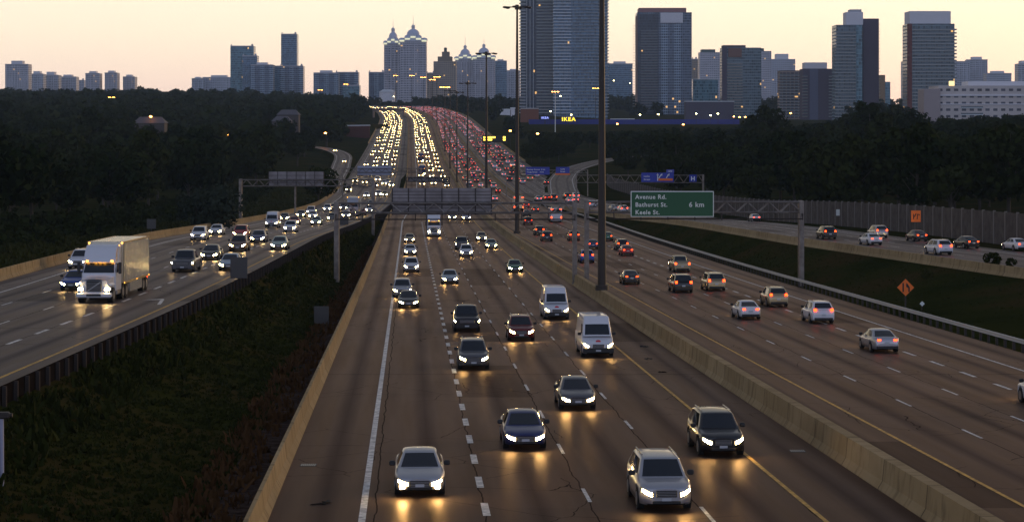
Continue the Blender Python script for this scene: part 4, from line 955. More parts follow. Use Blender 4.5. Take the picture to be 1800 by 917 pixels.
# distant traffic, built lane by lane
cols=['silver','white','black','grey','white','silver','darkred','darkblue','black','gold']
kinds=[SE,SE,SU,SU,SE,MV,PU,SU]
def lane(uf, zf, y0, y1, gap0, gap1, rear, info, full):
    out=[]; y=y0+rng.uniform(0,gap0)
    while y<y1:
        g=np.interp(y,[y0,y1],[gap0,gap1]); out.append((uf,zf,y,rear,info)); y+=max(9.5,rng.normal(g,g*.30))
    return out
far=[]
LN={'L':('left stream of headlights',zL,uLf,False),'M':('middle stream of headlights',zM,uM,False),'E':('middle stream of tail lights',zM,uM,True),'R':('right stream of tail lights',zR,uRf,True)}
for k in range(4): far+=lane(lambda y,k=k: yL(y)-1.9-3.75*k, zL, 620, 1230, 62 if k<3 else 95, 46, False, ('L',k),0)
for k in range(3): far+=lane(lambda y,k=k: mD(y)-1.9-3.75*k, zM, 610, 1180, 44, 30, False, ('M',k),0)
for k in range(3): far+=lane(lambda y,k=k: eY(y)+1.9+3.6*k, zM, 560, 1060, 36, 26, True, ('E',k),0)
for k in range(4): far+=lane(lambda y,k=k: rY(y)+1.9+3.75*k, zR, 650, 1060, 44, 28, True, ('R',k),0)
far2=[]
for k in range(4): far2+=lane(lambda y,k=k: yL(y)-1.9-3.75*k, zL, 1230, 2330, 32, 14, False, ('L',k),0)
for k in range(3): far2+=lane(lambda y,k=k: mD(y)-1.9-3.75*k, zM, 1180, 2330, 34, 15, False, ('M',k),0)
for k in range(3): far2+=lane(lambda y,k=k: eY(y)+1.9+3.6*k, zM, 1060, 2330, 38, 22, True, ('E',k),0)
for k in range(4): far2+=lane(lambda y,k=k: rY(y)+1.9+3.75*k, zR, 1060, 2330, 40, 23, True, ('R',k),0)
far2.sort(key=lambda t:t[2])
ORD=['nearest','second','third','fourth','fifth','sixth','seventh','eighth','ninth','tenth','eleventh','twelfth','thirteenth','fourteenth','fifteenth','sixteenth','seventeenth','eighteenth','nineteenth','twentieth']
LANE4=['inner','second','third','outer']; LANE3={'M':['outer','middle','inner'],'E':['inner','middle','outer']}
cnt={}
def far_car(uf,zf,y,rear,info,shared):
    kind=kinds[rng.integers(len(kinds))]; pc=cols[rng.integers(len(cols))]
    lab,zf_,ub,_=LN[info[0]]
    u=uf(y)+rng.normal(0,.22)
    if abs(y-1000)<0: return
    if shared: label=f"tiny car in the packed {lab}, high on the climb"
    else:
        c=cnt[info]=cnt.get(info,0)+1
        ln=(LANE4 if info[0] in 'LR' else LANE3[info[0]])[info[1]]
        label=f"{'pale' if pc in('silver','white','gold') else 'dark'} {KINDN[kind].replace('sport utility vehicle','crossover')}, {ORD[min(c-1,19)]} in the {ln} lane, {lab}"
    car(kind, Vector(P(u,y,zf)), zf, uf, rear, pc, label, f"cars in the {lab}", lite=True)
for t in far: far_car(*t,False)
room=max(0,292-NUM[0])
print('CARS near+mid',NUM[0],'far2',len(far2),'room',room)
for t in far2[:room]: far_car(*t,True)
# the rest of the packed traffic: one mass of cars with lights
mb=MB(); paints=[PAINT['silver'],PAINT['black'],PAINT['white'],M['glass'],M['headdim'],M['taildim'],M['trim']]
for uf,zf,y,rear,info in far2[room:]:
    me=LITE[kinds[rng.integers(5)]][0]['lite']; u=uf(y)+rng.normal(0,.2); x,yy,z=P(u,y,zf); pi=int(rng.integers(3))
    co=np.empty(len(me.vertices)*3,dtype=np.float32); me.vertices.foreach_get('co',co); co=co.reshape(-1,3)
    dx=(C(y+4)+uf(y+4)-C(y-4)-uf(y-4))/8; sg=-1 if rear else 1
    V=np.empty_like(co); V[:,0]=x+sg*co[:,0]+dx*sg*co[:,1]; V[:,1]=yy+sg*co[:,1]-dx*sg*co[:,0]; V[:,2]=z+co[:,2]
    V[:,2]+= (zf(y+4)-zf(y-4))/8*sg*co[:,1]
    o=len(mb.v); mb.v+=[tuple(v) for v in V.tolist()]
    mp={0:pi,1:6,2:3,3:4,4:5}
    for p in me.polygons: mb.f.append(tuple(i+o for i in p.vertices)); mb.mi.append(mp[p.material_index]); mb.sm.append(False)
o=mb.build('distant_traffic',paints); tag(o,'dense mass of tiny cars filling all lanes at the crest of the highway','traffic',kind='stuff')
# cars on the ramps and side road
for (u,y,lab) in ((-28,840,'car coming down the entry ramp, nearest of the ramp cars'),(-36,950,'car turning onto the entry ramp behind the nearest one'),(-62,1008,'car arriving at the entry ramp between the trees')):
    z=gz(C(y)+u,y)+.3; car(SE,Vector((C(y)+u,y,zM(840)+.5 if y==840 else (-14.3 if y==950 else -11.9))),zM,lambda y:-28.0,False,'white',lab,'cars on the entry ramp',lite=True)
# ------------------------------------------------------------------ buildings
def facade(name, wall, glass, fh, bay, lit=.03, wh=.55, ww=.7, slab=None, rough=.25, vstripe=None):
    m=mat(name,wall,.7); tcn=N(m,'ShaderNodeTexCoord'); sp=N(m,'ShaderNodeSeparateXYZ'); L(m,tcn.outputs['Object'],sp.inputs[0])
    h=math_(m,'ADD',math_(m,'ADD',sp.outputs[0],sp.outputs[1]),500.37); z=sp.outputs[2]
    hu=math_(m,'DIVIDE',h,bay); zu=math_(m,'DIVIDE',math_(m,'ADD',z,.02),fh)
    fu=math_(m,'FRACT',hu); fz=math_(m,'FRACT',zu); iu=math_(m,'FLOOR',hu); iz=math_(m,'FLOOR',zu)
    w=math_(m,'MULTIPLY', math_(m,'LESS_THAN',math_(m,'ABSOLUTE',math_(m,'SUBTRACT',fu,.5)),ww/2), math_(m,'LESS_THAN',math_(m,'ABSOLUTE',math_(m,'SUBTRACT',fz,.52)),wh/2))
    geo=N(m,'ShaderNodeNewGeometry'); sn=N(m,'ShaderNodeSeparateXYZ'); L(m,geo.outputs['Normal'],sn.inputs[0])
    w=math_(m,'MULTIPLY',w,math_(m,'LESS_THAN',math_(m,'ABSOLUTE',sn.outputs[2]),.5))
    cb=N(m,'ShaderNodeCombineXYZ'); L(m,iu,cb.inputs[0]); L(m,iz,cb.inputs[1]); wn=N(m,'ShaderNodeTexWhiteNoise'); L(m,cb.outputs[0],wn.inputs['Vector'])
    gv=mixc(m,wn.outputs['Value'],tuple(x*.5 for x in glass),tuple(min(1,x*1.6) for x in glass))
    wallc=wall
    no=N(m,'ShaderNodeTexNoise'); no.inputs['Scale'].default_value=.06; L(m,tcn.outputs['Object'],no.inputs['Vector'])
    wc=mixc(m,no.outputs[0],tuple(x*.75 for x in wall),tuple(x*1.2 for x in wall))
    if vstripe:
        i2=math_(m,'FLOOR',math_(m,'DIVIDE',h,vstripe[0])); w2=N(m,'ShaderNodeTexWhiteNoise',noise_dimensions='1D'); L(m,i2,w2.inputs['W'])
        wc=mixc(m,math_(m,'LESS_THAN',w2.outputs['Value'],vstripe[1]),wc,vstripe[2])
    L(m,mixc(m,w,wc,gv),bsdf(m).inputs['Base Color'])
    L(m,math_(m,'SUBTRACT',.75,math_(m,'MULTIPLY',w,.75-rough)),bsdf(m).inputs['Roughness'])
    cb2=N(m,'ShaderNodeCombineXYZ'); L(m,iz,cb2.inputs[0]); L(m,iu,cb2.inputs[1]); cb2.inputs[2].default_value=3.3; wn2=N(m,'ShaderNodeTexWhiteNoise'); L(m,cb2.outputs[0],wn2.inputs['Vector'])
    li=math_(m,'MULTIPLY',math_(m,'LESS_THAN',wn2.outputs['Value'],lit*.45),w)
    bsdf(m).inputs['Emission Color'].default_value=(1,.55,.16,1); L(m,math_(m,'MULTIPLY',li,.8),bsdf(m).inputs['Emission Strength'])
    return m
def bld(px0,px1,yt,Y,label,m,depth=None,name='apartment_tower',yb=None,dx=0):
    s=F/Y; x0=(px0-900)/s; x1=(px1-900)/s; zb=min(gz((x0+x1)/2,Y),-((yb or 200)-YH)/s)-2; zt=-(yt-YH)/s; d=depth or min(x1-x0,30)*.8
    e=empty(name,((x0+x1)/2,Y,zb)); tag(e,label,'building'); w=(x1-x0)/2; h=zt-zb
    mb=MB().box(-w,w,0,d,0,h); mb.build('walls',m,e); e['_']=0; del e['_']
    return e,w,h,d,s
def block(e,xa,xb,ya,yb,za,zb,m,nm='roof_block'): return MB().rbox(xa,xb,ya,yb,za,zb,.25).build(nm,m,e)
def balconies(e,x0,x1,y,z0,z1,fh,proj,m,side=0,th=.35,rail=True):
    n=int((z1-z0)/fh); me=MB().box(x0,x1,y-proj,y,0,th)
    if rail: me.box(x0,x1,y-proj,y-proj+.08,th,th+.95,1)
    me=me.mesh('balcony',[m,M['rail_glass']])
    for k in range(min(n,99)): o=link('balcony',me,e); o.location=(0,0,z0+k*fh)
M['rail_glass']=mat('rail_glass',(.12,.15,.17),.15)
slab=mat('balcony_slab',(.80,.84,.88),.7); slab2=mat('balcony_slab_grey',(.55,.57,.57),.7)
dgrey=mat('penthouse_grey',(.45,.45,.50),.7); dark=mat('dark_brick',(.10,.085,.12),.8); pale=mat('pale_panel',(.72,.71,.76),.7)
fblue=facade('blue_glass_facade',(.26,.38,.50),(.07,.13,.21),3.0,1.6,.006,.78,.9,rough=.12)
fblue2=facade('blue_glass_facade_dark',(.05,.06,.09),(.025,.04,.07),3.0,1.8,.008,.8,.92,rough=.12)
fteal=facade('teal_facade',(.20,.26,.30),(.07,.11,.14),3.0,2.2,.03,.7,.85,rough=.15)
fgrid=facade('dark_grid_facade',(.20,.24,.32),(.05,.08,.13),3.0,2.4,.02,.7,.8,vstripe=(7.2,.35,(.36,.46,.58)),rough=.15)
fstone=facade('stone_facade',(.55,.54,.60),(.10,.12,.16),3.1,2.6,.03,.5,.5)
fstone2=facade('tan_stone_facade',(.40,.33,.27),(.08,.09,.12),3.1,3.0,.03,.5,.5)
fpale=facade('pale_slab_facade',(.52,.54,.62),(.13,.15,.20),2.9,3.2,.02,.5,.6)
fbrown=facade('brown_balcony_facade',(.30,.23,.20),(.07,.07,.09),2.9,4.0,.02,.55,.8)
fhosp=facade('hospital_facade',(.58,.52,.50),(.07,.07,.09),4.2,5.0,.02,.38,.55)
fteal2=facade('green_glass_facade',(.20,.34,.42),(.08,.17,.22),3.4,2.0,.03,.8,.9,rough=.12)
# twin glass tower, nearest and tallest
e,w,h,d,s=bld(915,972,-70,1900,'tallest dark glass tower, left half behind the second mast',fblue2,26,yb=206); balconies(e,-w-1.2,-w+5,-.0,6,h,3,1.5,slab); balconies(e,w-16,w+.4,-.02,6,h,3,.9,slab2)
for k in range(3): MB().box(-w+6+k*3.2-.15,-w+6+k*3.2+.15,-.5,-.02,0,h).build('mullion',slab,e)
e,w,h,d,s=bld(973,1068,-90,1880,'tallest blue glass tower with white curved balconies, behind the nearest mast',fblue,30,yb=206)
n=int((h-6)/3)
def curved(x0,x1,y,proj,bul,th,m):
    mb=MB(); N_=12; vs=[]
    for i in range(N_+1):
        t=i/N_; x=x0+(x1-x0)*t; yy=y-proj-bul*(1-(2*t-1)**2); vs+=[(x,y+.1,0),(x,yy,0),(x,yy,th),(x,y+.1,th)]
    fs=[(i*4+j,i*4+(j+1)%4,(i+1)*4+(j+1)%4,(i+1)*4+j) for i in range(N_) for j in range(4)]+[(0,1,2,3),(N_*4+3,N_*4+2,N_*4+1,N_*4)]
    return mb.add(vs,fs).mesh('balcony',[m])
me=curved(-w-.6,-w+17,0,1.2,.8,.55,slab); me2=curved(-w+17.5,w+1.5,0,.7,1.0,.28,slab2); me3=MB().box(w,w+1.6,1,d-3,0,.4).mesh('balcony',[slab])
for k in range(min(n,90)):
    for q in (me,me2): o=link('balcony',q,e); o.location=(0,0,6+k*3)
    if k%1==0: o=link('balcony',me3,e); o.location=(0,0,6+k*3)
# tower 3
e,w,h,d,s=bld(1120,1216,22,2200,'wide dark tower with a blue glass half and red roof lettering band',fgrid,30,yb=206)
block(e,-w+2,w-6,1,d-4,h,h+5,mat('roof_sign_band',(.33,.17,.17),.7)); block(e,-w+26,w-10,-1.0,6,h-12,h-.5,pale,'white_panel')
MB().box(-w+.5,-w+24,-.9,-.02,0,h-2).build('dark_bay',fblue2,e); MB().box(-w-1,-w+2.2,-.5,d*.6,0,h-4).build('brick_edge',mat('pink_brick',(.30,.20,.17),.8),e)
balconies(e,-w-5,-w-1,2,14,h-10,3,1.6,slab2,rail=False); balconies(e,-w+4,-w+23,-.92,8,h-16,3,.6,dark)
# mid-rise cluster
e,w,h,d,s=bld(1230,1268,92,2700,'grey stone apartment block with a dark green roof, left of the balcony block',fstone); block(e,-w+3,w-8,3,d,h,h+4,mat('green_roof',(.06,.10,.10),.6)); 
e,w,h,d,s=bld(1320,1356,90,2750,'grey stone apartment block with a dark green roof, behind the balcony block',fstone); block(e,-w+2,w-10,3,d,h,h+4,mat('green_roof_dark',(.05,.09,.09),.6))
e,w,h,d,s=bld(1270,1338,84,2050,'brown apartment block with cream balcony rows at its left corner',fteal,26,yb=205); block(e,-w+.5,w-16,1,16,h,h+2.6,dark); block(e,-w+6,-w+20,-1.2,4,h-10,h-.5,mat('rust_panel',(.22,.12,.10),.8),'brick_panel')
balconies(e,-w+5,-w+21,-.02,6,h-12,2.9,1.3,mat('cream_balcony',(.55,.50,.42),.7)); MB().box(-w-.4,-w+4.5,-1.5,2,0,h).build('dark_bay',dark,e)
e,w,h,d,s=bld(1356,1398,104,3000,'pale grey slab apartment with stepped roof beside the dark green roofed block',fpale); block(e,-w+8,w-10,3,d,h,h+8,pale)
e,w,h,d,s=bld(1372,1422,124,1950,'low brown apartment block with balcony rows left of the dark slab tower',fbrown,22,yb=205); balconies(e,-w-1,w-5,-.02,5,h-2,2.9,1.2,slab2)
e,w,h,d,s=bld(1412,1466,121,1850,'dark purple slab tower with pale rooftop boxes',dark,24,yb=205); block(e,-w+2,w-6,3,d-3,h,h+6,pale); MB().box(-w+6,-w+14,-.3,-.01,0,h).build('panel_strip',mat('blue_grey_strip',(.12,.13,.20),.6),e)
balconies(e,w-5,w+1.4,-.02,5,h-3,2.9,1.2,slab2); balconies(e,-w-1.2,-w+4,-.02,5,h-3,2.9,1.1,mat('cream_balcony_dim',(.40,.36,.32),.7))
e,w,h,d,s=bld(1470,1516,44,1750,'tall tower with teal balconies on the left and grey rooftop box',fteal,24,yb=206); balconies(e,-w-1.4,w-6,-.02,5,h-1,3,1.3,slab2); block(e,-w+9,w+1,2,18,h,h+11.5,pale); block(e,-w+13,w,4,16,h+11,h+14,dgrey)
MB().box(w-5.5,w-.2,-.6,-.02,0,h).build('glass_strip',fteal2,e)
e,w,h,d,s=bld(1517,1545,33,1753,'dark windowless tower slab joined right of the teal balcony tower',dark,24,yb=206); balconies(e,w-.2,w+1.4,3,6,h-2,3,2,slab2,rail=False)
e,w,h,d,s=bld(1547,1556,132,2300,'narrow tan block at the foot of the dark tower slab',mat('tan_wall',(.30,.20,.12),.8),12); 
e,w,h,d,s=bld(1556,1565,144,2350,'narrow teal low block right of the tan one',fteal2,12)
e,w,h,d,s=bld(1597,1678,42,1700,'broad balcony tower with a plain grey crown, second from the right',fteal,26,yb=206); balconies(e,-w+3,w+1.6,-.02,5,h-1,3,1.35,slab2); block(e,-w+1.2,w-3,1,d-2,h,h+11,pale,'roof_crown'); MB().box(-w-.4,-w+2.8,-1.4,4,0,h).build('red_brick_edge',mat('red_brick',(.16,.05,.045),.8),e)
# hospital
e,w,h,d,s=bld(1650,1810,151,1250,'long low pale hospital building with a lit rooftop cube at the right edge',fhosp,30,name='hospital_building',yb=205)
block(e,-w+20,w,6,24,h,h+3,pale); block(e,-w-10,-w+.5,-3,16,0,h-2,mat('tan_panel',(.36,.30,.30),.7),'wing'); MB().box(-w+6,-w+8,-1,0,h-2.6,h-.4).build('lit_window',M['lamp'],e) if 0 else None
MB().rbox(-w+7,-w+10,-.5,2.5,h,h+3,.1).build('lit_cube',mat('lit_cube',(.8,.6,.3),.5,emit=(1,.75,.35),es=1.1),e)
MB().box(-w+.2,w,-.8,-.05,h-6.5,h-5.6).box(-w+.2,w,-.5,-.05,h-12,h-11.4).build('cornice',pale,e)
balconies(e,-w+14,-w+28,-.02,3,h-7,4.2,1.0,slab)
# blue store with yellow letters
e,w,h,d,s=bld(930,1300,210,1450,'long low blue store building with yellow lettering at the tower feet',mat('store_blue',(.012,.022,.22),.5),40,name='store_building',yb=222)
MB().box(-w+60,-w+78,-.3,-.02,h,h+.5).build('roof_edge',slab,e)
def storesign(px0,px1,y0,y1,Y,col,name,label,es):
    s=F/Y; x0=(px0-900)/s; x1=(px1-900)/s; z0=-(y1-YH)/s; z1=-(y0-YH)/s; e=empty(name,((x0+x1)/2,Y,z0)); tag(e,label,'sign')
    w=(x1-x0)/2; MB().rbox(-w,w,.2,.9,0,z1-z0,.1).build('sign_panel',mat('sign_navy',(.01,.02,.22),.4),e)
    gx=gz((x0+x1)/2,Y)-z0; MB().box(-.3,.3,.4,.8,gx-.5,0.1).build('post',M['darksteel'],e)
    t=text_mesh('IKEA',(z1-z0)*1.0,e,(0,.12,(z1-z0)*.12),mat('letter_glow_'+label[:5],col,.5,emit=col,es=es),bold=.06,align='CENTER'); t.scale=(1.15,1,1)
storesign(987,1012,204.5,214,1440,(1,.72,.02),'store_sign','bright yellow lettering sign above the blue store',1.6)
storesign(950,966,204.5,209.5,1445,(.35,.42,1.0),'store_sign','small bluish lit lettering sign left of the yellow one',1.0)
e,w,h,d,s=bld(915,947,190,1500,'rust brown windowless wall at the foot of the tallest tower',mat('rust_wall',(.20,.075,.045),.8),14,name='low_building',yb=209)
MB().box(-w,w,-.3,-.01,h-.6,h).build('parapet',slab2,e)
# low buildings behind the trees
for px0,px1,yt,Y,lab,m in ((898,905,191,1350,'small grey pylon hut with a flared white cap by the tower foot',pale),(868,897,193,1750,'low grey gabled sheds right of the highway crest',pale),
    (1218,1262,140,2300,'low dark office with a green lit band between the towers',fteal2),(1205,1290,179,1900,'low warehouse roof between the towers',dark),
    (1660,1662,191,1500,'thin chimney behind the right trees',pale)):
    e,w,h,d,s=bld(px0,px1,yt,Y,lab,m,14,name='low_building',yb=206); MB().box(-w-.4,w+.4,-.4,d+.3,h,h+.7).build('roof',slab,e)
e=empty('parking_lights',(0,0,0))
COL.objects.unlink(e); bpy.data.objects.remove(e)
for i,(px,py,Y,lab,mm) in enumerate([(1125,202,1430,'white area lamp left of the wide dark tower','lamp'),(1157,201,1430,'white area lamp below the wide dark tower','lamp'),(1224,200,1430,'white area lamp at the right foot of the wide dark tower','lamp'),
    (1249,203,1430,'bright area lamp beside the warehouse roof','lamp'),(1262,200,1430,'bright area lamp right of its twin by the warehouse','lamp'),(1290,205,1420,'yellow lamp at the left end of the yellow lit lot','sodium'),
    (1300,206,1420,'yellow lamp second from the left in the lit lot','sodium'),(1310,206,1420,'yellow lamp third from the left in the lit lot','sodium'),(1334,205,1420,'yellow lamp at the right end of the lit lot','sodium'),(1390,199,1400,'orange lamp in front of the low brown block','sodium'),
    (1413,219,1000,'orange lamp glowing in the trees below the dark slab tower','sodium'),(945,235,950,'orange lamp beside the tall pale mast','sodium'),(1201,219,1300,'yellow lamp before the blue store','sodium'),(1085,218,1300,'small yellow lamp right of the nearest mast','sodium'),
    (897,230,1050,'right one of two orange warning lamps by the second mast','sodium'),(1004,202,1430,'white lamp over the yellow lettering','lamp'),(968,196,1430,'white lamp over the bluish lettering','lamp'),(985,169,1600,'lit white panel lamp on the tall pale mast side','lamp'),
    (265,205,900,'orange lamp by the pale roof in the left wood','sodium'),(357,190,1400,'single orange lamp high in the left wood','sodium'),(403,237,800,'orange lamp low in the left wood','sodium'),(572,234,1000,'orange lamp by the side road bridge','sodium'),
    (692,170,2350,'yellowish lamp in front of the domed towers','lamp'),(1079,142,2500,'small yellow lamp below the distant blue office, lowest left','lamp'),(1107,146,2500,'small yellow lamp below the distant blue office, right','lamp')]):
    s=F/Y; X=(px-900)/s; z=-(py-YH)/s; g0=min(gz(X,Y),z-3); e=empty('street_lamp',(X,Y,g0)); tag(e,lab,'street lamp','lamps beyond the highway')
    MB().tube((0,0,-.5),(0,0,z-g0),.12,.08,n=5).build('pole',M['darksteel'],e); MB().ell((0,-.1,z-g0),(.62,.3,.34),8,5).build('lamp_head',M[mm],e)
# domed twin towers and neighbours
def domed(px0,px1,yt,Y,label,lights=True,spire=14,name='domed_tower',st=fstone):
    e,w,h,d,s=bld(px0,px1,yt,Y,label,st,26,name=name,yb=178); rm=mat('dome_roof',(.6,.64,.78),.5)
    for i in range(5):
        x=-w*.85+i*w*.425; r=w*.24; hh=(h*.0+4+5*(1-abs(i-2)/2)); z0=h+ (0 if abs(i-2)==2 else 2.5 if abs(i-2)==1 else 5)
        mb=MB(); mb.box(x-r,x+r,-1.0 if i%2 else -.5,6,h-.2,z0+2); mb.ell((x,2.5,z0+2),(r*1.05,3.4,hh*.55),10,6); mb.build('dome',rm,e)
        if lights: MB().rbox(x-r*.8,x+r*.8,-1.5,-1.1,z0-1.2,z0+.9,.1).build('crown_light',mat('crown_light',(.9,.9,.6),.4,emit=(1,.95,.6),es=.55) if 'crown_light' not in bpy.data.materials else bpy.data.materials['crown_light'],e)
    mb=MB(); mb.ell((0,6,h+8),(w*.5,7,8),14,8); mb.build('dome',rm,e); mb=MB(); mb.tube((0,6,h+14),(0,6,h+18.5),2.4,2.2,n=10); mb.ell((0,6,h+18.6),(2.6,2.6,3),10,6); mb.build('cupola',pale,e)
    MB().tube((0,6,h+20),(0,6,h+20+spire),.35,.1,n=6).build('spire',pale,e)
    for k in range(4): MB().box(-w+w*.5*k+w*.12,-w+w*.5*k+w*.34,-1.2,-.02,0,h-4).build('bay',st,e)
domed(675,706,77,2600,'left domed twin tower with lit crown and shorter spire')
domed(703,749,72,2580,'right domed twin tower with lit crown and taller spire')
domed(800,835,104,3000,'left of the two low domed blocks, crown faintly lit',spire=16); domed(831,870,102,2980,'right of the two low domed blocks behind the third mast',spire=16)
e,w,h,d,s=bld(762,802,108,2850,'stepped tan stone tower between the domed twins and the low domed blocks',fstone2); block(e,-w+6,w-6,2,d,h,h+7,mat('tan_stone',(.24,.20,.16),.8)); block(e,-w+12,w-10,3,d-2,h+6.8,h+14,bpy.data.materials['tan_stone']); block(e,-w+15,w-14,5,d-6,h+13.8,h+20,bpy.data.materials['green_roof'],'cupola')
# far skyline
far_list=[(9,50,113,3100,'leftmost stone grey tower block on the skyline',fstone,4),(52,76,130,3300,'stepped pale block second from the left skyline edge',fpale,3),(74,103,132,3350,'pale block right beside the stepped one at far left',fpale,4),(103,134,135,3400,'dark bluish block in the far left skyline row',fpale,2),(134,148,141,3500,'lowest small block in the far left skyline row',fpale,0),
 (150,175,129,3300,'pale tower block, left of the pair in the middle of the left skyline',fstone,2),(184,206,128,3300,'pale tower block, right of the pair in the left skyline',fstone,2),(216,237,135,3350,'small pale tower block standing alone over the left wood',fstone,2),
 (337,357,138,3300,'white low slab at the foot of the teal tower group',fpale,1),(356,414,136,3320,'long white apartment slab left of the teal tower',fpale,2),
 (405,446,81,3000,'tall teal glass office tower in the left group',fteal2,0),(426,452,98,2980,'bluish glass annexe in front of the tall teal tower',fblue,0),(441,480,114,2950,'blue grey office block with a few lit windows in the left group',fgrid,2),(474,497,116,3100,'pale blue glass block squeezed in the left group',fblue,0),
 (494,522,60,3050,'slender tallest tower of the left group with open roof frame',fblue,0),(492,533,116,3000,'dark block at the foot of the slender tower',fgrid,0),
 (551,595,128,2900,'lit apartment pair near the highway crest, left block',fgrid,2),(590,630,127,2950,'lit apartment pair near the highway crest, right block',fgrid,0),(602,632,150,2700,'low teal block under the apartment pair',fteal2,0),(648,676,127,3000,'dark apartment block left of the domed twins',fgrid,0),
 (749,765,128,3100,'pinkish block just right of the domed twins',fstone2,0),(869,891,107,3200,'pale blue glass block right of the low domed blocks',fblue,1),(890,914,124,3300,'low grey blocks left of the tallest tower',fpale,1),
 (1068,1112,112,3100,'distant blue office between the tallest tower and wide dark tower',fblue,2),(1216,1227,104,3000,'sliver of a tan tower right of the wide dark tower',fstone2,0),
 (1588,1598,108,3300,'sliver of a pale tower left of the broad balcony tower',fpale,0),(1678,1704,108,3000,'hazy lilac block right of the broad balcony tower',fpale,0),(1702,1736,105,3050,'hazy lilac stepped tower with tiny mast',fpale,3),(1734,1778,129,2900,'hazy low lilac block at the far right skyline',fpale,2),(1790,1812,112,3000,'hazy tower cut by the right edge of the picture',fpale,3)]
for x0,x1,yt,Y,lab,m,rb in far_list:
    e,w,h,d,s=bld(x0,x1,yt,Y,lab,m,22,yb=178)
    if rb: block(e,-w*.5,w*.45,2,d*.8,h,h+rb+1.5,pale)
    else: MB().box(-w+.8,-w+2.2,0,1.4,h,h+2.5).box(w-4,w-1.5,2,5,h,h+3).build('roof_block',dgrey,e)
    MB().box(-w,w,-.7,-.02,h-1.2,h+.3).build('parapet',dgrey,e)
    for k in range(3): MB().box(-w+w*.66*k+w*.1,-w+w*.66*k+w*.3,-.8,-.02,0,h-1.5).build('bay',m,e)
# small things between the trees: round white tank roof, houses, bridge
s=F/2500; e=empty('water_reservoir',((681-900)/s,2500,gz((681-900)/s,2500))); tag(e,'round white tank roof at the foot of the domed twins','tank'); zt=-(158-YH)/s-e.location.z
zt-=3; MB().tube((0,0,0),(0,0,zt),10.5,10.5,n=24).build('tank_wall',pale,e); MB().tube((0,0,zt),(0,0,zt+3.2),11.4,6,n=24).build('roof',mat('white_roof',(.6,.62,.66),.5),e)
for px,py,Y,wd,lab in ((262,197,900,14,'house with a pale roof among the left trees'),(506,186,1100,12,'higher house roof on the left slope, right one'),(494,197,1080,10,'lower house roof on the left slope')):
    s=F/Y; X=(px-900)/s; z=-(py-YH)/s-4.0; e=empty('house',(X,Y,z-5)); tag(e,lab,'house')
    MB().box(-wd/2,wd/2,0,8,-6,4).build('walls',mat('house_wall',(.08,.065,.06),.8) if 'house_wall' not in bpy.data.materials else bpy.data.materials['house_wall'],e)
    MB().add([(-wd/2-.5,-.6,3.9),(wd/2+.5,-.6,3.9),(wd/2+.5,8.6,3.9),(-wd/2-.5,8.6,3.9),(-wd/2+2,4,6.8),(wd/2-2,4,6.8)],[(0,1,5,4),(2,3,4,5),(1,2,5),(3,0,4)]).build('roof',mat('house_roof',(.11,.10,.11),.8) if 'house_roof' not in bpy.data.materials else bpy.data.materials['house_roof'],e)
    MB().box(-1,1,-.1,.02,0,1.6).build('window',M['glass'],e)
Yb=1640; e=empty('road_bridge',(C(Yb)-3,Yb,zM(Yb))); tag(e,'low concrete road bridge crossing over the far left stream of headlights','bridge')
MB().rbox(-26,1,0,9,5.2,6.6,.1).build('deck',mat('bridge_deck',(.13,.09,.075),.8),e); MB().box(-26,1,-.25,-.02,6.4,7.5).build('parapet',mat('bridge_parapet',(.22,.16,.13),.8),e)
for x in (-25,.2): MB().box(x-.6,x+.6,.5,8.5,-3,5.2).build('pier',bpy.data.materials['bridge_parapet'],e)
Yb=1180; e=empty('retaining_wall',(C(Yb)-24,Yb,zM(Yb)-1)); tag(e,'dark red retaining wall of the unfinished ramp left of the headlights','wall')
MB().add([(0,0,0),(-42,60,3),(-42,60,7.5),(0,0,8),(0,1.2,0),(-42,61.2,3),(-42,61.2,7.5),(0,1.2,8)],[(0,3,2,1),(4,5,6,7),(3,7,6,2),(0,4,7,3)]).build('wall_face',mat('red_brown_wall',(.14,.045,.035),.8),e)
MB().add([(0.3,-.3,7.9),(-42.3,59.7,7.4),(-42.3,59.7,8.2),(0.3,-.3,8.7),(.3,1.5,7.9),(-42.3,61.5,7.4),(-42.3,61.5,8.2),(.3,1.5,8.7)],[(0,3,2,1),(4,5,6,7),(3,7,6,2),(0,4,7,3)]).build('coping',pale,e)

# ------------------------------------------------------------------ trees
def leaves(n, R_, H, z0, size, clumps, seed, flat=.8):
    r=np.random.default_rng(seed); nc=clumps
    cen=r.normal(size=(nc,3)); cen/=np.linalg.norm(cen,axis=1)[:,None]; cen*=(r.uniform(.25,1,nc)**.5)[:,None]
    cen*=np.array([R_*.78,R_*.78,H*.40]); cen[:,2]+=z0+H*.5
    rad=r.uniform(.22,.42,nc)*R_
    k=r.integers(nc,size=n); d=r.normal(size=(n,3)); d/=np.linalg.norm(d,axis=1)[:,None]; d[:,2]*=flat
    c=cen[k]+d*(rad[k]*r.uniform(.65,1.08,n))[:,None]
    nrm=d+r.normal(size=(n,3))*.55; nrm/=np.linalg.norm(nrm,axis=1)[:,None]
    a=np.cross(nrm,r.normal(size=(n,3))); a/=np.linalg.norm(a,axis=1)[:,None]; b=np.cross(nrm,a)
    s=(size*r.uniform(.6,1.35,n))[:,None]
    return np.stack([c-a*s,c-b*s*.6,c+a*s,c+b*s*.6],1)
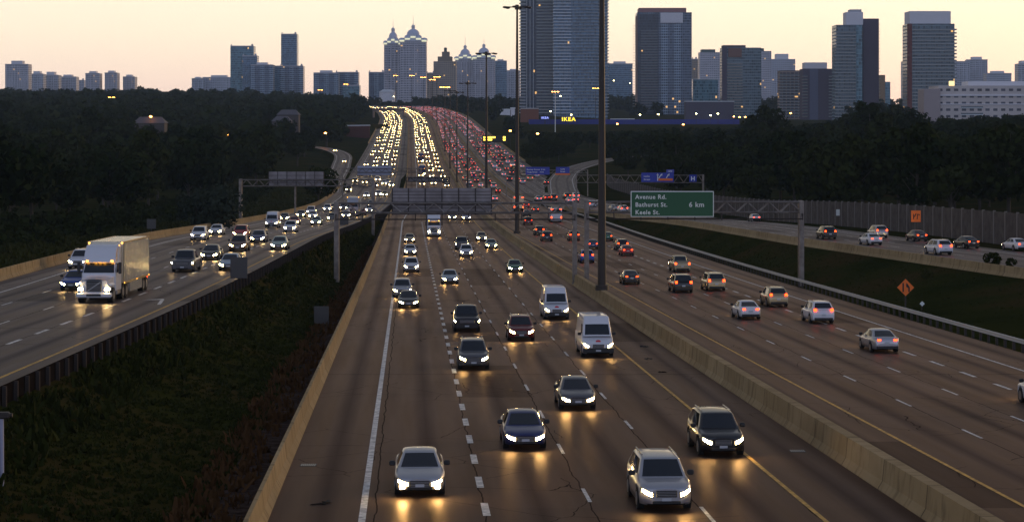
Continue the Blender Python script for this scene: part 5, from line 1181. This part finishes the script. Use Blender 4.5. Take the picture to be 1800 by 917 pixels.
def quadmesh(name,Q,m):
    n=len(Q); me=bpy.data.meshes.new(name); me.vertices.add(4*n); me.vertices.foreach_set('co',Q.reshape(-1).astype(np.float32))
    me.loops.add(4*n); me.loops.foreach_set('vertex_index',np.arange(4*n,dtype=np.int32)); me.polygons.add(n); me.polygons.foreach_set('loop_start',np.arange(0,4*n,4,dtype=np.int32))
    try: me.polygons.foreach_set('loop_total',np.full(n,4,dtype=np.int32))
    except Exception: pass
    me.materials.append(m); me.update(calc_edges=True); me.validate(); return me
def trunk_mesh(H,seed):
    r=random.Random(seed); mb=MB(); mb.tube((0,0,-1),(0,0,H*.45),.32,.2,n=7)
    for k in range(7):
        a=k*2.4; h0=H*(.2+.04*k); mb.tube((0,0,h0),(math.cos(a)*H*.2,math.sin(a)*H*.2,h0+H*.22),.12,.04,n=5)
    mb.tube((0,0,H*.45),(.3,.2,H*.85),.2,.05,n=6)
    return mb.mesh('trunk',M['bark'])
PROTO=[]
for i,(Rr,H,nl,cl) in enumerate([(5.5,13,1500,26),(6.5,15,1700,30),(4.2,12,1200,20),(5,17,1500,26),(7,12,1700,30)]):
    PROTO.append((quadmesh('crown',leaves(nl,Rr,H-2.0,2.0,.62,cl,40+i),M['leaf']),trunk_mesh(H,i),H))
PALE=(quadmesh('crown',leaves(1500,6,8,.6,.45,26,77),M['leaf2']),trunk_mesh(8,9),8)
def hides(X,Y,H):
    px=900+F*X/Y; top=YH-F*(gz(X,Y)+H)/Y
    if Y>1900: return False
    lim=np.interp(px,[895,910,1060,1180,1290,1320,1370,1480,1500,1570,1600,1800,1900],[100,228,228,220,222,205,222,205,150,150,205,196,190])
    return px>895 and top<lim
def tree(X,Y,sc,label,group,p=None,zoff=0,nm='tree',cat='tree'):
    cr_,tr_,H=p or PROTO[rng.integers(5)]
    if group and X>0:
        for _ in range(6):
            if hides(X,Y,H*sc): sc*=.85
        if hides(X,Y,H*sc): return None
    e=empty(nm,(X,Y,gz(X,Y)+zoff),(0,0,rng.uniform(0,6.28))); e.scale=(sc*rng.uniform(.9,1.15),sc*rng.uniform(.9,1.15),sc)
    link('crown',cr_,e); link('trunk',tr_,e); return tag(e,label,cat,group)
nt_=0
LT='dark leafy tree in the wood left of the highway'; RT='dark leafy tree in the wood behind the noise wall'
def vis(X,Y,Z): px=900+F*X/Y; return -60<px<1860
# left wood: rows march back
for Y in (255,285,320,360,405,455,510,570,640,720,810,910,1020,1140):
    sp=max(9,Y*.019); u=-58-rng.uniform(0,4) if Y<600 else -50-(12 if 600<Y<1100 else 0)
    if 600<=Y<900: u=-50
    if 900<=Y<1100: u=-46
    uL=-.26*Y+.0522*Y-12; li_=0
    while u>uL and nt_<150:
        lab=LT if Y>360 else f"tree of the left wood, {ORD[min(19,li_)]} from the road in its {['front','second','third','fourth','fifth'][(255,285,320,360,405).index(Y)]} row"; li_+=1
        tree(C(Y)+u+rng.normal(0,2),Y+rng.normal(0,6),rng.uniform(.8,1.25)*(1+ (Y>500)*.15),lab,'trees of the left wood'); nt_+=1; u-=sp*rng.uniform(.8,1.4)
n2=0
for Y in (330,365,400,440,490,545,610,690,780,880,990,1110):
    sp=max(9,Y*.020); u=wU(Y)+9 if Y<700 else (95 if Y<900 else 70); uR=.26*Y+.0522*Y+12; li_=0
    while u<uR and n2<140:
        lab=RT if Y>400 else f"tree of the right wood, {ORD[min(19,li_)]} from the noise wall start, {['front','second','third'][(330,365,400).index(Y)]} row"; li_+=1
        tree(C(Y)+u+rng.normal(0,2),Y+rng.normal(0,6),rng.uniform(.85,1.3),lab,'trees of the right wood'); n2+=1; u+=sp*rng.uniform(.8,1.4)
for px,py,Y,sc,lab,p in ((388,388,300,.75,'pale silvery round tree at the edge of the left wood',PALE),(345,372,330,.7,'pale silvery tree half behind the round one in the left wood',PALE),(560,330,520,.8,'dark round bush tree behind the pale sign back',PROTO[4]),
    (1530,196,700,1.35,'tall broad tree rising above the right wood in front of the teal tower',PROTO[3]),(1345,215,800,1.5,'broad tree top standing out before the low brown block',PROTO[1]),(1600,225,720,1.3,'rounded tree top left of the hospital',PROTO[1]),(934,292,850,.72,'dark round tree just right of the second mast, beyond the exit',PROTO[4]),(950,262,860,.8,'bushy tree between the exit ramp and blue store, left one',PROTO[1]),(966,262,845,.72,'bushy tree between the exit ramp and blue store, middle one',PROTO[4]),(982,262,855,.75,'bushy tree between the exit ramp and blue store, right one',PROTO[1]),(998,262,900,.6,'leafy tree behind the top of the exit ramp',PROTO[4])):
    s=F/Y; X=(px-900)/s; tree(X,Y,sc,lab,None,p,zoff=0)
# woods far off
Q=[]
base=[leaves(170,6.5,12,0,1.5,12,900+i) for i in range(6)]
def wood(n,fu,y0,y1,sc=(1,1.5),avoid=None):
    for _ in range(n):
        Y=rng.uniform(y0,y1); u=fu(Y); X=C(Y)*(1 if Y<2600 else .5)+u
        if avoid and avoid(X,Y): continue
        b=base[rng.integers(6)]; a=rng.uniform(0,6.28); s=rng.uniform(*sc)
        if X>0:
            while hides(X,Y,11.5*s) and s>.15: s*=.8
            if s<=.15: continue
        c,s2=math.cos(a)*s,math.sin(a)*s
        q=b.copy(); x=q[...,0]*c-q[...,1]*s2; y=q[...,0]*s2+q[...,1]*c; q[...,0]=x+X; q[...,1]=y+Y; q[...,2]=q[...,2]*s+gz(X,Y)-1.0; Q.append(q)
def avL(X,Y):
    u=X-C(Y); return (abs(Y-1290)<26 and u>-150) or (u>-40-(0 if Y>1100 else 20)) or (940<Y<1075 and u>-150)
wood(650,lambda Y:-rng.uniform(34,.21*Y+30),620,1500,avoid=avL); wood(800,lambda Y:-rng.uniform(36,.21*Y+60),1450,2700,avoid=lambda X,Y: X-C(Y)>-34)
wood(330,lambda Y:rng.uniform(-.25*Y,.32*Y),2420,3000,(1.1,1.7)); wood(110,lambda Y:rng.uniform(-25,75),2375,2470,(.5,.85))
wood(420,lambda Y:-rng.uniform(44,66),215,640,(.16,.34))
o=bpy.data.objects.new('distant_wood',quadmesh('distant_wood',np.concatenate(Q),M['leaf'])); COL.objects.link(o); tag(o,'dark unbroken wood rolling up to the skyline left of the highway','wood',kind='stuff')
Q=[]
wood(500,lambda Y:rng.uniform(74,.32*Y+30),700,1500,avoid=lambda X,Y:(Y>1380 and X<170) or (X-C(Y)<150 and 700<Y<850)or (900+F*X/Y<1060 and Y<1200 and Y>700))
wood(150,lambda Y:rng.uniform(64,.105*Y),1040,1400,(.5,1)); wood(420,lambda Y:rng.uniform(60,.32*Y+30),1500,2700,avoid=lambda X,Y:(X>-5 and Y<2150))
o=bpy.data.objects.new('distant_wood',quadmesh('distant_wood',np.concatenate(Q),M['leaf'])); COL.objects.link(o); tag(o,'dark wood around the tower feet right of the highway','wood',kind='stuff')
# bushes on the right slope
bm_=quadmesh('foliage',leaves(900,1.5,2.2,0,.16,12,500),M['weed'])
for px,py,lab in ((1668,478,'small bush left of its twin at the foot of the right barrier'),(1745,488,'broad bush at the foot of the right barrier'),(1628,540,'pale green bush beside the orange diamond sign'),(1777,492,'low bush near the right picture edge below the barrier')):
    Y=195 if py<500 else 188; s=F/Y; X=(px-900)/s; z=-(py-YH)/s; z=max(z,gz(X,Y)-.2) if 1 else z
    o=link('bush',bm_); o.location=(X,Y,gz(X,Y)-.1); o.rotation_euler=(0,0,rng.uniform(0,6)); sc_=.5 if px!=1745 else .8; o.scale=(sc_,sc_,sc_); tag(o,lab,'bush')
# weeds and grass on the slopes
def tufts(n, pf, size, seed, up=1.6, k=5):
    r=np.random.default_rng(seed); out=[]
    for _ in range(n):
        X,Y=pf(r); z=gz(X,Y); s=size*r.uniform(.5,1.5)
        for j in range(k):
            a=r.uniform(0,6.28); w=s*.35; dx,dy=math.cos(a)*w,math.sin(a)*w; lx,ly=r.normal(0,s*.5,2); ox,oy=r.normal(0,s*.5,2); h=s*up*r.uniform(.5,1.1)
            out.append([(X+ox-dx,Y+oy-dy,z-.03),(X+ox+dx,Y+oy+dy,z-.03),(X+ox+lx+dx*.4,Y+oy+ly+dy*.4,z+h),(X+ox+lx-dx*.4,Y+oy+ly-dy*.4,z+h*.9)])
    return np.array(out)
def pm_(r,lo=.0,hi=1.0,y0=52,y1=330):
    Y=y0*(y1/y0)**r.uniform(); a=gL(Y)+.4; b=mB(Y)-1.0; t=lo+(hi-lo)*r.uniform(); return C(Y)+a+(b-a)*t, Y
q1=np.concatenate([tufts(15000,lambda r:pm_(r,0,.9),.10,1,1.0,6),tufts(500,lambda r:pm_(r,.05,.7),.22,11,.9,9)]); q5=tufts(700,lambda r:pm_(r,.02,.25,60,300),.26,21,1.5,6)
q1=np.concatenate([q1,q5]); q3=tufts(900,lambda r:pm_(r,.78,1.0,60,300),.22,3)
def prr(r):
    Y=150*(430/150)**r.uniform(); a=eR(Y)+1; b=rB(Y)-1.2; return C(Y)+a+(max(b,a+.5)-a)*r.uniform(), Y
q2=tufts(5000,prr,.09,2,1.0)
def pll(r):
    Y=180*(620/180)**r.uniform(); b=bLo(Y)-1.5; return C(Y)+b-r.uniform()**1.3*32, Y
q4=tufts(4500,pll,.4,4,1.1)
for nm,Qx,mm,lab in (('median_grass',q1,'weed','rough green weeds covering the sloping left median'),('dry_weeds',q3,'dryweed','reddish dry weeds along the yellowish barrier'),('slope_grass',q2,'weed','short grass on the right slope'),('verge_grass',q4,'weed','tall grass between the outer barrier and left wood')):
    o=bpy.data.objects.new(nm,quadmesh(nm,Qx,M[mm])); COL.objects.link(o); tag(o,lab,'grass',kind='stuff')
# gravel verge beside the barrier, drains and debris on the shoulder
strip('gravel_verge', lambda y:mB(y)-2.2, lambda y:mB(y)-.66, lambda y:zM(y), mat('gravel',(.09,.07,.055),1,spec=0), 45, 380, -.0)
noisy(bpy.data.materials['gravel'],(.03,.02,.015),(.08,.055,.045),2.5,8)

# drain grates and scraps on the shoulders
for px,py,lab in ((542,820,'long metal drain grate on the shoulder beside the yellowish barrier'),(1402,794,'metal drain grate on the shoulder right of the black crossover')):
    p=at(px,py,zM); e=empty('drain_grate',(p.x,p.y,p.z+.002)); tag(e,lab,'drain grate')
    MB().box(-.32,.32,-.28,.28,.0,.012).build('frame',M['trim'],e); mb=MB()
    for k in range(8): mb.box(-.28+k*.075,-.25+k*.075,-.24,.24,.013,.022)
    mb.build('bar',M['rim'],e)
for px,py,lab in ((570,888,'dark scrap lying low on the left shoulder'),(1140,632,'dark tyre scrap beside the tall concrete barrier near the vans'),(1132,611,'smaller dark tyre scrap beyond the other near the vans'),(1163,655,'thin dark strip of rubber by the tall concrete barrier')):
    p=at(px,py,zM); mb=MB(); r=random.Random(px)
    for k in range(5):
        a=r.uniform(0,6.28); x,y=r.uniform(-.2,.2),r.uniform(-.3,.3); c,s_=math.cos(a),math.sin(a); l=r.uniform(.12,.3)
        mb.add([(x-c*l-s_*.05,y-s_*l+c*.05,.01),(x+c*l-s_*.05,y+s_*l+c*.05,.01),(x+c*l*.8+s_*.05,y+s_*l-c*.05,.05),(x-c*l*.8+s_*.05,y-s_*l-c*.05,.06)],[(0,1,2,3),(3,2,1,0)])
    o=mb.build('rubber_scrap',M['tyre']); o.location=p; tag(o,lab,'rubber scrap')
